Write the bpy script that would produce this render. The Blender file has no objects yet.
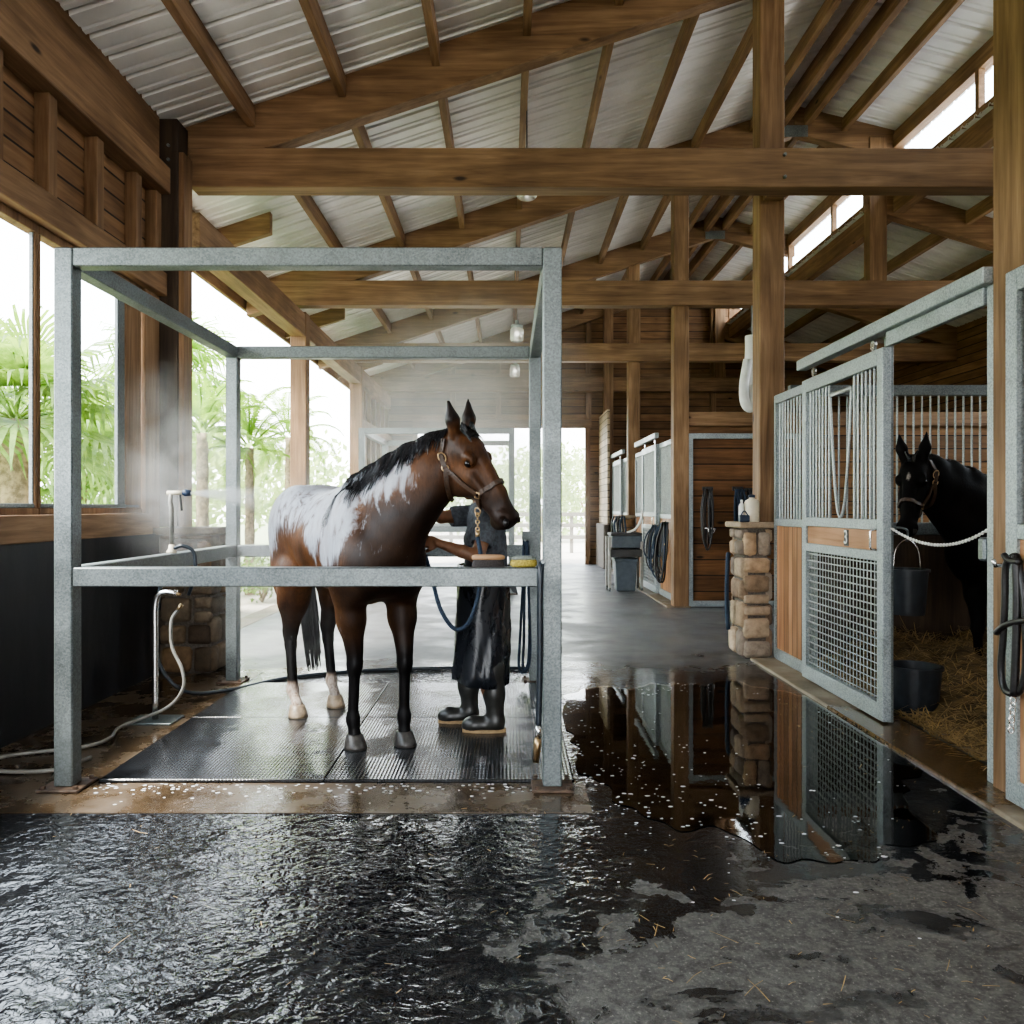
import bpy, bmesh, math, random
import numpy as np
from mathutils import Vector, Matrix
from mathutils.bvhtree import BVHTree
random.seed(7); RNG = np.random.default_rng(11)
SC = bpy.context.scene; COL = SC.collection
PI = math.pi
CH = 1.5
def P(px, py, Y):
    """world point seen at a given spot of the photograph at depth Y"""
    return Vector(((px-507)*Y/800, Y, CH-(py-508)*Y/800))
def G(px, py):
    Y = CH*800/(py-508); return Vector(((px-507)*Y/800, Y, 0))
# ------------------------------------------------------------------ object helpers
def wloc(o):
    v = Vector((0,0,0))
    while o is not None: v += o.location; o = o.parent
    return v
def tag(o, label=None, cat=None, group=None, kind=None):
    if label: o['label'] = label
    if cat: o['category'] = cat
    if group: o['group'] = group
    if kind: o['kind'] = kind
    return o
def thing(name, label, cat, loc=(0,0,0), group=None):
    o = bpy.data.objects.new(name, None); COL.objects.link(o); o.location = loc; o.empty_display_size = .1
    return tag(o, label, cat, group)
def struct_empty(name, loc=(0,0,0)):
    o = bpy.data.objects.new(name, None); COL.objects.link(o); o.location = loc; o.empty_display_size=.1
    o['kind'] = 'structure'; return o
class MB:
    def __init__(s): s.v=[]; s.f=[]; s.col=[]; s.c=None
    def add(s, vs, fs):
        n=len(s.v); s.v += [tuple(v) for v in vs]; s.f += [tuple(i+n for i in f) for f in fs]
        if s.c is not None: s.col += [s.c]*len(vs)
        return s
    def box(s, x0,x1,y0,y1,z0,z1):
        return s.add([(x0,y0,z0),(x1,y0,z0),(x1,y1,z0),(x0,y1,z0),(x0,y0,z1),(x1,y0,z1),(x1,y1,z1),(x0,y1,z1)],
          [(3,2,1,0),(4,5,6,7),(0,1,5,4),(1,2,6,5),(2,3,7,6),(3,0,4,7)])
    def bar(s, a, b, w, h, up=(0,0,1)):
        """box beam from a to b, w across, h along up"""
        a=Vector(a); b=Vector(b); d=(b-a).normalized(); u=Vector(up); sd=d.cross(u)
        if sd.length<1e-5: sd=d.cross(Vector((0,1,0)))
        sd.normalize(); u=sd.cross(d).normalized()
        vs=[]
        for p in (a,b):
            for (i,j) in ((-1,-1),(1,-1),(1,1),(-1,1)): vs.append(p+sd*(w/2*i)+u*(h/2*j))
        return s.add(vs,[(3,2,1,0),(4,5,6,7),(0,1,5,4),(1,2,6,5),(2,3,7,6),(3,0,4,7)])
    def hexa(s, pts): # 8 points, order as box
        return s.add(pts,[(3,2,1,0),(4,5,6,7),(0,1,5,4),(1,2,6,5),(2,3,7,6),(3,0,4,7)])
    def tube(s, pts, r, n=8, cap=True, flat=1.0):
        pts=[Vector(p) for p in pts]; m=len(pts)
        rs = r if isinstance(r,(list,tuple)) else [r]*m
        vs=[]; fs=[]; prev=None
        for i,p in enumerate(pts):
            t=(pts[min(i+1,m-1)]-pts[max(i-1,0)])
            if t.length<1e-9: t=Vector((0,0,1))
            t.normalize()
            if prev is None:
                a=Vector((0,0,1)) if abs(t.z)<.9 else Vector((1,0,0)); nx=t.cross(a).normalized()
            else:
                nx=prev-t*prev.dot(t)
                if nx.length<1e-6: nx=t.orthogonal()
                nx.normalize()
            prev=nx; ny=t.cross(nx)
            for k in range(n):
                an=2*PI*k/n; vs.append(p+nx*(math.cos(an)*rs[i])+ny*(math.sin(an)*rs[i]*flat))
        for i in range(m-1):
            for k in range(n):
                k2=(k+1)%n; fs.append((i*n+k,i*n+k2,(i+1)*n+k2,(i+1)*n+k))
        if cap: fs.append(tuple(reversed(range(n)))); fs.append(tuple((m-1)*n+k for k in range(n)))
        return s.add(vs,fs)
    def lathe(s, prof, c=(0,0,0), n=24, cap=True):
        c=Vector(c); vs=[]; fs=[]; m=len(prof)
        for (r,z) in prof:
            for k in range(n):
                an=2*PI*k/n; vs.append(c+Vector((r*math.cos(an), r*math.sin(an), z)))
        for i in range(m-1):
            for k in range(n):
                k2=(k+1)%n; fs.append((i*n+k,i*n+k2,(i+1)*n+k2,(i+1)*n+k))
        if cap: fs.append(tuple(reversed(range(n)))); fs.append(tuple((m-1)*n+k for k in range(n)))
        return s.add(vs,fs)
    def torus(s, c, R, r, axis=(0,0,1), n=16, m=6, sx=1.0, xdir=None):
        c=Vector(c); ax=Vector(axis).normalized()
        u=Vector(xdir).normalized() if xdir is not None else ax.orthogonal().normalized()
        u=(u-ax*u.dot(ax)).normalized(); w=ax.cross(u); vs=[]; fs=[]
        for i in range(n):
            a=2*PI*i/n; d=u*math.cos(a)*sx+w*math.sin(a); dn=(u*math.cos(a)+w*math.sin(a)).normalized()
            for j in range(m):
                b=2*PI*j/m; vs.append(c+d*R+dn*(r*math.cos(b))+ax*(r*math.sin(b)))
        for i in range(n):
            for j in range(m):
                i2=(i+1)%n; j2=(j+1)%m; fs.append((i*m+j,i2*m+j,i2*m+j2,i*m+j2))
        return s.add(vs,fs)
    def ball(s, c, r, n=12, m=8):
        c=Vector(c); r=Vector(r) if not isinstance(r,(int,float)) else Vector((r,r,r)); vs=[]; fs=[]
        for i in range(m+1):
            t=PI*i/m
            for k in range(n):
                a=2*PI*k/n; vs.append(c+Vector((r.x*math.sin(t)*math.cos(a),r.y*math.sin(t)*math.sin(a),-r.z*math.cos(t))))
        for i in range(m):
            for k in range(n):
                k2=(k+1)%n; fs.append((i*n+k,i*n+k2,(i+1)*n+k2,(i+1)*n+k))
        return s.add(vs,fs)
    def strip(s, pts, widths, side):
        """flat ribbon along pts"""
        vs=[]; fs=[]
        for p,w in zip(pts,widths):
            p=Vector(p); vs += [p-side*w, p+side*w]
        for i in range(len(pts)-1): fs.append((2*i,2*i+1,2*i+3,2*i+2))
        return s.add(vs,fs)
    def build(s, name, m, parent=None, smooth=False, bevel=0, subd=0, seg=1):
        vs=np.array(s.v,dtype=float).reshape(-1,3)
        off = wloc(parent) if parent is not None else None
        loc=(0,0,0)
        if off is not None: vs=vs-np.array(off)
        else:
            lo=vs.min(0); hi=vs.max(0); loc=((lo[0]+hi[0])/2,(lo[1]+hi[1])/2,lo[2]); vs=vs-np.array(loc)
        me=bpy.data.meshes.new(name); me.from_pydata(vs.tolist(),[],s.f)
        if s.col:
            at=me.color_attributes.new('Col','FLOAT_COLOR','POINT')
            at.data.foreach_set('color',[c for q in s.col for c in (q[0],q[1],q[2],1.0)])
        if bevel:
            bm=bmesh.new(); bm.from_mesh(me)
            bmesh.ops.remove_doubles(bm,verts=bm.verts,dist=1e-6)
            es=[e for e in bm.edges if len(e.link_faces)==2 and e.calc_face_angle(0)>.6]
            bmesh.ops.bevel(bm,geom=es,offset=bevel,segments=seg,affect='EDGES',profile=.5)
            bm.to_mesh(me); bm.free()
        me.validate()
        if smooth: me.polygons.foreach_set('use_smooth',[True]*len(me.polygons))
        me.update()
        o=bpy.data.objects.new(name,me); COL.objects.link(o); o.location=loc
        if parent is not None: o.parent=parent
        if m is not None: me.materials.append(m)
        if subd:
            md=o.modifiers.new('s','SUBSURF'); md.levels=subd; md.render_levels=subd
        return o
def kids(o): return [c for c in bpy.data.objects if c.parent is o]
def dup(root, loc, label=None, rz=0, scale=None):
    r=root.copy(); COL.objects.link(r); r.location=loc; r.rotation_euler=(0,0,rz)
    if scale: r.scale=(scale,)*3
    if label: r['label']=label
    for ch in kids(root):
        c=ch.copy(); COL.objects.link(c); c.parent=r
        for g in kids(ch):
            d=g.copy(); COL.objects.link(d); d.parent=c
    return r
ORD=['first','second','third','fourth','fifth','sixth','seventh','eighth','ninth','tenth','eleventh','twelfth','thirteenth']
# ------------------------------------------------------------------ material helpers
class NT:
    def __init__(s, name):
        s.m=bpy.data.materials.new(name); s.m.use_nodes=True; s.t=s.m.node_tree; s.t.nodes.clear()
        s.out=s.t.nodes.new('ShaderNodeOutputMaterial')
    def set(s, sock, v):
        if hasattr(v,'is_output') or isinstance(v,bpy.types.NodeSocket): s.t.links.new(v,sock)
        elif isinstance(v,(tuple,list)) and len(v)==3 and sock.type=='RGBA': sock.default_value=(*v,1)
        else: sock.default_value=v
    def n(s, typ, ins=None, **props):
        nd=s.t.nodes.new('ShaderNode'+typ)
        for k,v in props.items(): setattr(nd,k,v)
        for k,v in (ins or {}).items(): s.set(nd.inputs[k],v)
        return nd
    def math(s, op, a, b=0.0, c=None, clamp=False):
        nd=s.n('Math',operation=op,use_clamp=clamp); s.set(nd.inputs[0],a); s.set(nd.inputs[1],b)
        if c is not None: s.set(nd.inputs[2],c)
        return nd.outputs[0]
    def vmath(s, op, a, b=(0,0,0)):
        nd=s.n('VectorMath',operation=op); s.set(nd.inputs[0],a); s.set(nd.inputs[1],b); return nd.outputs[0]
    def noise(s, vec, scale, detail=4, rough=.55, dist=0, col=False):
        nd=s.n('TexNoise',{'Vector':vec,'Scale':scale,'Detail':detail,'Roughness':rough,'Distortion':dist}); return nd.outputs[1 if col else 0]
    def step(s, x, a, b, lo=0.0, hi=1.0):
        nd=s.n('MapRange',interpolation_type='SMOOTHSTEP'); 
        for i,v in enumerate((x,a,b,lo,hi)): s.set(nd.inputs[i],v)
        return nd.outputs[0]
    def mix(s, f, a, b, mode='MIX'):
        nd=s.n('Mix',data_type='RGBA',blend_type=mode); s.set(nd.inputs[0],f); s.set(nd.inputs[6],a); s.set(nd.inputs[7],b); return nd.outputs[2]
    def ramp(s, f, stops):
        nd=s.n('ValToRGB'); s.set(nd.inputs[0],f); e=nd.color_ramp.elements
        while len(e)<len(stops): e.new(.5)
        for i,(p,c) in enumerate(stops): e[i].position=p; e[i].color=(*c,1)
        return nd.outputs[0]
    def bump(s, h, strength=.3, dist=.01, normal=None):
        nd=s.n('Bump',{'Height':h,'Strength':strength,'Distance':dist})
        if normal is not None: s.set(nd.inputs['Normal'],normal)
        return nd.outputs[0]
    def obj(s):
        tc=s.n('TexCoord').outputs['Object']; r=s.n('ObjectInfo').outputs['Random']
        off=s.n('CombineXYZ',{0:s.math('MULTIPLY',r,37.),1:s.math('MULTIPLY',r,91.),2:s.math('MULTIPLY',r,53.)}).outputs[0]
        return tc, s.vmath('ADD',tc,off), r
    def pos(s): return s.n('NewGeometry').outputs['Position']
    def xyz(s, v):
        nd=s.n('SeparateXYZ',{0:v}); return nd.outputs[0],nd.outputs[1],nd.outputs[2]
    def bsdf(s, color, rough=.5, metal=0, normal=None, spec=.5, **kw):
        b=s.n('BsdfPrincipled',{'Base Color':color,'Roughness':rough,'Metallic':metal,'Specular IOR Level':spec})
        if normal is not None: s.set(b.inputs['Normal'],normal)
        for k,v in kw.items(): s.set(b.inputs[k.replace('_',' ')],v)
        s.t.links.new(b.outputs[0],s.out.inputs[0]); return b
def plain(name, color, rough=.5, metal=0, nz=.15, scale=30, bump=.15, spec=.5, **kw):
    t=NT(name); tc,v,r=t.obj(); n=t.noise(v,scale,5)
    c=t.mix(t.math('MULTIPLY',t.step(n,.3,.7),1.0), tuple(x*(1-nz) for x in color), tuple(min(1,x*(1+nz)) for x in color))
    t.bsdf(c,rough,metal,t.bump(n,bump,.003),spec,**kw); return t.m
def wood(name, axis, dark, mid, light, pitch=0, baxis=2, rough=.6, gap=.012):
    t=NT(name); tc,v,r=t.obj()
    st=[9.,9.,9.]; st[axis]=.55
    if pitch:
        comp=t.xyz(tc)[baxis]; q=t.math('DIVIDE',comp,pitch); fl=t.math('FLOOR',q); fr=t.math('SUBTRACT',q,fl)
        wn=t.n('TexWhiteNoise',noise_dimensions='1D'); t.set(wn.inputs['W'],fl); br=wn.outputs[0]
        off=t.n('CombineXYZ',{0:t.math('MULTIPLY',br,40.),1:t.math('MULTIPLY',br,17.),2:t.math('MULTIPLY',br,29.)}).outputs[0]
        v=t.vmath('ADD',v,off)
    sv=t.vmath('MULTIPLY',v,tuple(st))
    n1=t.noise(sv,1.0,6,.6,1.2); n2=t.noise(t.vmath('MULTIPLY',sv,(5,5,5)),1.0,3,.6,.3)
    big=t.noise(v,1.3,2)
    f=t.math('ADD',t.math('MULTIPLY',n1,.7),t.math('MULTIPLY',n2,.3))
    col=t.ramp(f,[(.30,dark),(.5,mid),(.68,light)])
    kv=[3.2,3.2,3.2]; kv[axis]=1.1
    vo=t.n('TexVoronoi',{'Vector':t.vmath('MULTIPLY',v,tuple(kv)),'Scale':1.0}).outputs['Distance']
    col=t.mix(t.step(vo,.10,.03), col, tuple(x*.25 for x in dark))
    col=t.mix(t.step(big,.35,.65), t.mix(1.0,col,(.72,.70,.68),'MULTIPLY'), col)
    h=f
    if pitch:
        col=t.mix(1.0,col,t.mix(br,(.68,.66,.64),(1.15,1.12,1.1)),'MULTIPLY')
        e=t.math('MINIMUM',fr,t.math('SUBTRACT',1.0,fr)); g=t.step(e,gap*.4/pitch*1.0,gap/pitch)
        col=t.mix(g,tuple(x*.12 for x in dark),col); h=t.math('ADD',t.math('MULTIPLY',f,.25),t.math('MULTIPLY',g,.8))
    t.bsdf(col,rough,0,t.bump(h,.35,.008),.3); return t.m
WD=(.112,.060,.029); WM=(.238,.140,.073); WL=(.355,.222,.125)
M={}
for i,a in enumerate('xyz'): M['wood_'+a]=wood('timber_'+a,i,WD,WM,WL)
M['wood_dark']=wood('timber_dark',2,(.028,.018,.012),(.06,.04,.026),(.10,.068,.042))
M['planks']=wood('wall_planks',1,WD,(.25,.14,.068),(.35,.215,.115),.17,2)
M['planks_x']=wood('wall_planks_cross',0,(.13,.068,.032),(.26,.145,.068),(.35,.21,.108),.2,2)
M['planks_pale']=wood('wall_planks_pale',1,(.42,.33,.22),(.55,.45,.33),(.66,.57,.44),.16,2)
M['boards']=wood('stall_boards',2,(.30,.15,.075),(.48,.255,.135),(.56,.32,.18),.115,1,.5,.009)
M['boards_x']=wood('stall_boards_cross',2,(.17,.075,.03),(.33,.155,.07),(.40,.20,.095),.12,0,.5,.009)
M['board_flat']=wood('stall_board_flat',1,(.30,.15,.075),(.48,.265,.14),(.55,.32,.18))
M['bristle_wood']=wood('brush_wood',0,(.35,.19,.09),(.50,.30,.16),(.60,.38,.22))
def steel(name, base, metal=.55, rough=.42):
    t=NT(name); tc,v,r=t.obj()
    vo=t.n('TexVoronoi',{'Vector':v,'Scale':130.0}); sp=t.xyz(vo.outputs['Color'])[0]
    n=t.noise(v,4,5,.65); f=t.math('ADD',t.math('MULTIPLY',sp,.35),t.math('MULTIPLY',n,.65))
    c=t.ramp(f,[(.25,tuple(x*.62 for x in base)),(.5,base),(.75,tuple(min(1,x*1.35) for x in base))])
    ru=t.step(n,.3,.7,rough-.1,rough+.14)
    t.bsdf(c,ru,metal,t.bump(f,.08,.004),.5); return t.m
M['steel']=steel('galvanised_steel',(.17,.19,.19))
M['steel_light']=steel('galvanised_steel_pale',(.33,.365,.37),.4,.45)
M['steel_bar']=steel('steel_bar',(.36,.385,.375),.5,.38)
M['chrome']=plain('bright_metal',(.75,.74,.72),.2,1,.08,20,.02)
M['brass']=plain('brass',(.48,.34,.19),.3,1,.2,60,.05)
M['rust']=plain('rusty_plate',(.10,.065,.045),.6,.2,.5,18,.4)
M['rubber']=plain('black_rubber',(.016,.018,.021),.35,0,.3,80,.2)
M['rubber_hose']=plain('hose_dark',(.02,.026,.034),.32,0,.2,40,.05)
M['hose_pale']=plain('hose_pale',(.25,.24,.215),.35,0,.15,20,.05)
M['leather']=plain('black_leather',(.014,.012,.012),.38,0,.4,60,.2)
M['leather_brown']=plain('brown_leather',(.05,.028,.016),.42,0,.35,60,.2)
M['rope_blue']=plain('navy_rope',(.022,.038,.065),.75,0,.5,140,.6)
M['rope_white']=plain('white_chain',(.78,.76,.70),.45,0,.08,60,.1)
M['cream']=plain('cream_plastic',(.70,.62,.47),.4,0,.1,12,.03)
M['white_plastic']=plain('white_plastic',(.80,.80,.76),.4,0,.06,10,.03)
M['blue_plastic']=plain('dark_blue_plastic',(.02,.035,.07),.35,0,.2,12,.05)
M['grey_plastic']=plain('grey_plastic',(.07,.085,.10),.45,0,.15,12,.05)
M['dark_plastic']=plain('dark_grey_plastic',(.035,.033,.032),.5,0,.2,12,.08)
M['bucket']=plain('bucket_rubber',(.02,.024,.03),.42,0,.25,14,.1)
M['black_wall']=None
t=NT('black_painted_wall'); p=t.pos(); x,y,z=t.xyz(p)
n=t.noise(t.vmath('MULTIPLY',p,(1,2.2,.5)),1.6,6,.62); n2=t.noise(p,26,4)
c=t.ramp(n,[(.3,(.006,.006,.007)),(.55,(.014,.015,.018)),(.78,(.035,.037,.042))])
t.bsdf(c,t.step(n,.3,.7,.3,.6),0,t.bump(n2,.2,.004),.4); M['black_wall']=t.m
t=NT('concrete'); p=t.pos(); n=t.noise(p,2.2,7,.65); n2=t.noise(p,40,4)
c=t.ramp(n,[(.28,(.10,.068,.038)),(.5,(.20,.155,.105)),(.72,(.34,.29,.22))])
t.bsdf(c,t.step(n,.35,.6,.28,.62),0,t.bump(n2,.2,.004),.5); M['concrete']=t.m
t=NT('wet_concrete'); p=t.pos(); n=t.noise(p,2.6,7,.65); n2=t.noise(p,30,4)
c=t.ramp(n,[(.28,(.035,.024,.014)),(.5,(.085,.058,.034)),(.75,(.16,.12,.08))])
t.bsdf(c,t.step(n,.35,.65,.1,.4),0,t.bump(n2,.25,.006),.6); M['wet_concrete']=t.m
t=NT('stone'); a=t.n('Attribute',attribute_name='Col').outputs['Color']; tc,v,r=t.obj(); n=t.noise(v,14,7,.65)
c=t.mix(1.0,a,t.ramp(n,[(.25,(.55,.52,.48)),(.5,(.95,.93,.9)),(.75,(1.25,1.2,1.12))]),'MULTIPLY')
t.bsdf(c,.75,0,t.bump(n,.7,.02),.3); M['stone']=t.m
M['mortar']=plain('mortar',(.13,.11,.09),.85,0,.3,50,.5)
t=NT('roof_metal'); p=t.pos(); n=t.noise(p,1.2,5); x,y,z=t.xyz(p)
c=t.mix(t.step(n,.3,.7),(.62,.605,.58),(.78,.765,.74)); t.bsdf(c,.38,.15,None,.5); M['roof']=t.m
# rubber mat with ribs
t=NT('ribbed_mat'); p=t.pos(); x,y,z=t.xyz(p)
rib=t.math('ABSOLUTE',t.math('SUBTRACT',t.math('FRACT',t.math('DIVIDE',x,.02)),.5)); rib2=t.math('ABSOLUTE',t.math('SUBTRACT',t.math('FRACT',t.math('DIVIDE',y,.028)),.5))
n=t.noise(p,2.0,5,.6); n2=t.noise(p,35,3)
pool=t.step(t.math('ADD',n,t.math('MULTIPLY',t.math('SUBTRACT',y,5.3),.055)),.44,.60)
h=t.math('ADD',t.math('MULTIPLY',t.math('MAXIMUM',rib,t.math('MULTIPLY',rib2,.8)),t.math('SUBTRACT',1.15,pool)),t.math('MULTIPLY',n2,t.math('MULTIPLY',pool,.12)))
c=t.mix(pool,(.010,.011,.013),(.022,.024,.027))
t.bsdf(c,t.math('ADD',.13,t.math('MULTIPLY',n2,.14)),0,t.bump(h,.5,.006),.75); M['mat']=t.m
# main floor
t=NT('aisle_floor'); p=t.pos(); x,y,z=t.xyz(p)
n1=t.noise(p,1.15,6,.6,.3); n2=t.noise(p,4.5,6,.65,.4); n3=t.noise(p,70,3,.7); n4=t.noise(p,17,4,.6,.8)
f1=t.math('SUBTRACT',t.math('ADD',2.78,t.math('MULTIPLY',x,.42)),y)
f2=t.math('MULTIPLY',t.math('SUBTRACT',x,.12),1.3)
fd=t.math('ADD',t.math('MINIMUM',f1,f2),t.math('ADD',t.math('MULTIPLY',t.math('SUBTRACT',n1,.5),1.3),t.math('MULTIPLY',t.math('SUBTRACT',n2,.5),2.6)))
dry=t.step(fd,-.06,.10)
far=t.step(t.math('ADD',y,t.math('MULTIPLY',t.math('SUBTRACT',n1,.5),2.2)),6.9,8.3)
spk=t.step(n3,.58,.72)
cdry=t.mix(spk,t.mix(t.step(t.math('ADD',t.math('MULTIPLY',n4,.6),t.math('MULTIPLY',n3,.4)),.35,.65),(.06,.056,.050),(.155,.146,.132)),(.29,.27,.24))
cwet=t.mix(t.step(n4,.4,.7),(.009,.0095,.011),(.020,.021,.023))
cfar=t.mix(t.step(n2,.3,.7),(.085,.085,.085),(.145,.146,.146))
n5=t.noise(t.vmath('MULTIPLY',p,(1,1.5,1)),2.5,6,.6,.4)
stain=t.math('MULTIPLY',t.step(n5,.53,.57),t.step(fd,1.7,.5)); dry=t.math('MULTIPLY',dry,t.math('SUBTRACT',1.0,t.math('MULTIPLY',stain,.85)))
c=t.mix(far,t.mix(dry,cwet,cdry),cfar)
rw=t.step(n2,.35,.65,.07,.16)
ro=t.n('Mix',{0:dry,2:rw,3:.72}).outputs[0]; ro=t.n('Mix',{0:far,2:ro,3:t.step(n1,.35,.6,.3,.5)}).outputs[0]
rip=t.noise(t.vmath('MULTIPLY',p,(.8,1.0,1)),24,2,.5,.9); rip0=t.noise(p,1.9,2,.5,.6); rip2=t.noise(t.vmath('MULTIPLY',p,(1,.8,1)),48,2,.5,.6)
calm=t.step(t.noise(p,.9,4,.6,.5),.34,.60); lf=t.step(t.math('ADD',x,t.math('MULTIPLY',t.math('SUBTRACT',n1,.5),.8)),.75,.05,.16,1.0)
amp=t.math('MULTIPLY',lf,t.math('ADD',.35,t.math('MULTIPLY',calm,.65)))
nf=t.noise(p,150,2)
hh=t.math('ADD',t.math('MULTIPLY',t.math('ADD',t.math('ADD',rip,t.math('MULTIPLY',rip0,2.6)),t.math('MULTIPLY',rip2,.22)),t.math('MULTIPLY',amp,t.math('SUBTRACT',1.0,t.math('MAXIMUM',far,t.math('MULTIPLY',dry,.8))))),t.math('MULTIPLY',nf,t.math('MULTIPLY',dry,.35)))
t.bsdf(c,ro,0,t.bump(hh,.5,.019),t.math('ADD',.9,t.math('MULTIPLY',dry,-.6))); M['floor']=t.m
# puddle water
t=NT('puddle_water'); p=t.pos(); fr=t.n('Fresnel',{'IOR':1.75}).outputs[0]
gl=t.n('BsdfGlossy',{'Color':(.9,.9,.9),'Roughness':.03}); tr=t.n('BsdfTransparent',{'Color':(.86,.81,.75)})
b=t.bump(t.noise(p,7,2),.03,.01); t.set(gl.inputs['Normal'],b)
mx=t.n('MixShader',{0:fr,1:tr.outputs[0],2:gl.outputs[0]}); t.t.links.new(mx.outputs[0],t.out.inputs[0]); M['puddle']=t.m
t=NT('window_glass'); fr=t.math('ADD',.02,t.math('MULTIPLY',t.math('POWER',t.n('LayerWeight',{'Blend':.5}).outputs[1],4.0),.5))
gl=t.n('BsdfGlossy',{'Color':(1,1,1),'Roughness':.02}); tr=t.n('BsdfTransparent',{'Color':(.93,.96,.96)})
mx=t.n('MixShader',{0:fr,1:tr.outputs[0],2:gl.outputs[0]}); t.t.links.new(mx.outputs[0],t.out.inputs[0]); M['glass']=t.m
def leafmat(name, c1, c2, tr=.45):
    t=NT(name); tc,v,r=t.obj(); n=t.noise(v,6,3)
    c=t.mix(t.step(n,.3,.7),c1,c2)
    d=t.n('BsdfPrincipled',{'Base Color':c,'Roughness':.45,'Specular IOR Level':.4}); l=t.n('BsdfTranslucent',{'Color':t.mix(1.0,c,(1.3,1.35,.7),'MULTIPLY')})
    mx=t.n('MixShader',{0:tr,1:d.outputs[0],2:l.outputs[0]}); t.t.links.new(mx.outputs[0],t.out.inputs[0]); return t.m
M['palm']=leafmat('palm_leaf',(.12,.21,.05),(.28,.38,.12))
M['palm_bright']=leafmat('palm_leaf_bright',(.13,.25,.035),(.32,.46,.10))
M['bush']=leafmat('bush_leaf',(.12,.21,.06),(.27,.37,.13))
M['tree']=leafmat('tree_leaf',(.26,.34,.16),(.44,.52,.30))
M['bark']=plain('palm_bark',(.32,.24,.16),.85,0,.45,14,.8)
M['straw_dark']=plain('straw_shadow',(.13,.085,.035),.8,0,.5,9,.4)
M['straw']=plain('straw',(.36,.24,.10),.6,0,.45,9,.1)
t=NT('outside_ground'); p=t.pos(); n=t.noise(p,1.4,6,.6); x,y,z=t.xyz(p)
g=t.step(t.math('ADD',x,t.math('MULTIPLY',t.math('SUBTRACT',n,.5),.8)),-4.9,-5.4)
c=t.mix(g,t.mix(n,(.40,.36,.30),(.58,.53,.46)),t.mix(n,(.20,.24,.12),(.33,.37,.22))); t.bsdf(c,.85,0,None,.2); M['ground']=t.m
M['foam']=plain('soap_foam',(.85,.86,.88),.5,0,.05,60,.1)
M['cloth_grey']=plain('grey_cotton',(.085,.093,.107),.85,0,.3,45,.5)
t=NT('wet_apron'); tc,v,r=t.obj(); n=t.noise(t.vmath('MULTIPLY',v,(1.2,1.2,.6)),5,5,.6,1.2)
t.bsdf(t.mix(n,(.008,.009,.012),(.022,.025,.032)),t.step(n,.35,.65,.16,.42),0,t.bump(n,.3,.012),.6); M['apron']=t.m
M['boot']=plain('rubber_boot',(.028,.027,.024),.35,0,.35,14,.15)
M['sole']=plain('boot_sole',(.30,.20,.10),.6,0,.2,30,.1)
M['skin']=plain('skin',(.22,.105,.055),.45,0,.12,40,.08)
M['hair']=plain('dark_hair',(.010,.008,.007),.35,0,.4,90,.4)
M['mane']=plain('black_mane',(.008,.008,.010),.22,0,.6,40,.3,.7)
M['eye']=plain('dark_eye',(.006,.004,.003),.12,0,.1,5,0,.35)
M['hoof']=plain('grey_hoof',(.065,.058,.052),.35,0,.4,25,.3)
M['hoof_pale']=plain('pale_hoof',(.30,.23,.16),.4,0,.3,25,.3)
M['sponge']=plain('yellow_sponge',(.42,.33,.07),.9,0,.35,90,.8)
M['sponge_grey']=plain('grey_sponge',(.20,.22,.19),.9,0,.25,90,.8)
M['bristle']=plain('dark_bristles',(.035,.028,.026),.8,0,.5,120,.9)
M['sign_dark']=plain('sign_dark',(.03,.03,.032),.4,0,.1,20,.05)
M['sign_white']=plain('sign_white',(.82,.82,.80),.5,0,.03,20,.02)
def jar():
    t=NT('lamp_glass'); b=t.n('BsdfTransparent',{'Color':(.9,.92,.92)}); g=t.n('BsdfGlossy',{'Roughness':.1}); e=t.n('BsdfTranslucent',{'Color':(.9,.9,.86)})
    m1=t.n('MixShader',{0:.35,1:b.outputs[0],2:g.outputs[0]}); m2=t.n('MixShader',{0:.35,1:m1.outputs[0],2:e.outputs[0]}); t.t.links.new(m2.outputs[0],t.out.inputs[0]); return t.m
M['lamp_glass']=jar()
t=NT('lamp_bulb'); e=t.n('Emission',{'Color':(1,.93,.82),'Strength':2.5}); t.t.links.new(e.outputs[0],t.out.inputs[0]); M['bulb']=t.m
# ================================================================== SETTING
t=NT('damp_kerb'); p=t.pos(); n=t.noise(p,2.0,7,.65); n2=t.noise(p,40,4); x,y,z=t.xyz(p)
w_=t.step(t.math('ADD',t.math('ABSOLUTE',t.math('SUBTRACT',y,4.9)),t.math('MULTIPLY',t.math('SUBTRACT',n,.5),2.5)),1.5,.6)
c=t.mix(w_,t.ramp(n,[(.28,(.15,.115,.075)),(.5,(.27,.22,.155)),(.72,(.38,.33,.25))]),t.ramp(n2,[(.3,(.05,.03,.012)),(.7,(.14,.085,.04))]))
t.bsdf(c,t.step(w_,0,1,.6,.18),0,t.bump(n2,.25,.004),.5); M['kerb']=t.m
WX=-3.15
T=[7.65,12.05,16.6,20.9]
MB().box(-3.3,2.75,-5.6,21.6,-.25,0).build('floor',M['floor'])['kind']='structure'
MB().box(2.75,9.4,7.9,12.1,-.25,-.002).build('floor_crossing',M['floor'])['kind']='structure'
MB().box(2.76,9.4,-5.6,7.88,-.25,-.004).build('floor_stall',M['rubber'])['kind']='structure'
m=MB(); m.add([(-60,-25,-.02),(60,-25,-.02),(60,90,-.02),(-60,90,-.02)],[(0,1,2,3)]); m.build('ground_outside',M['ground'])['kind']='structure'
MB().box(-3.62,-3.3,7.2,21.6,-.2,.004).build('kerb_left',M['concrete'],bevel=.01)['kind']='structure'
MB().box(-3.14,.42,3.93,4.355,-.1,.003).build('trim_concrete_strip',M['wet_concrete'])['kind']='structure'
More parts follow.
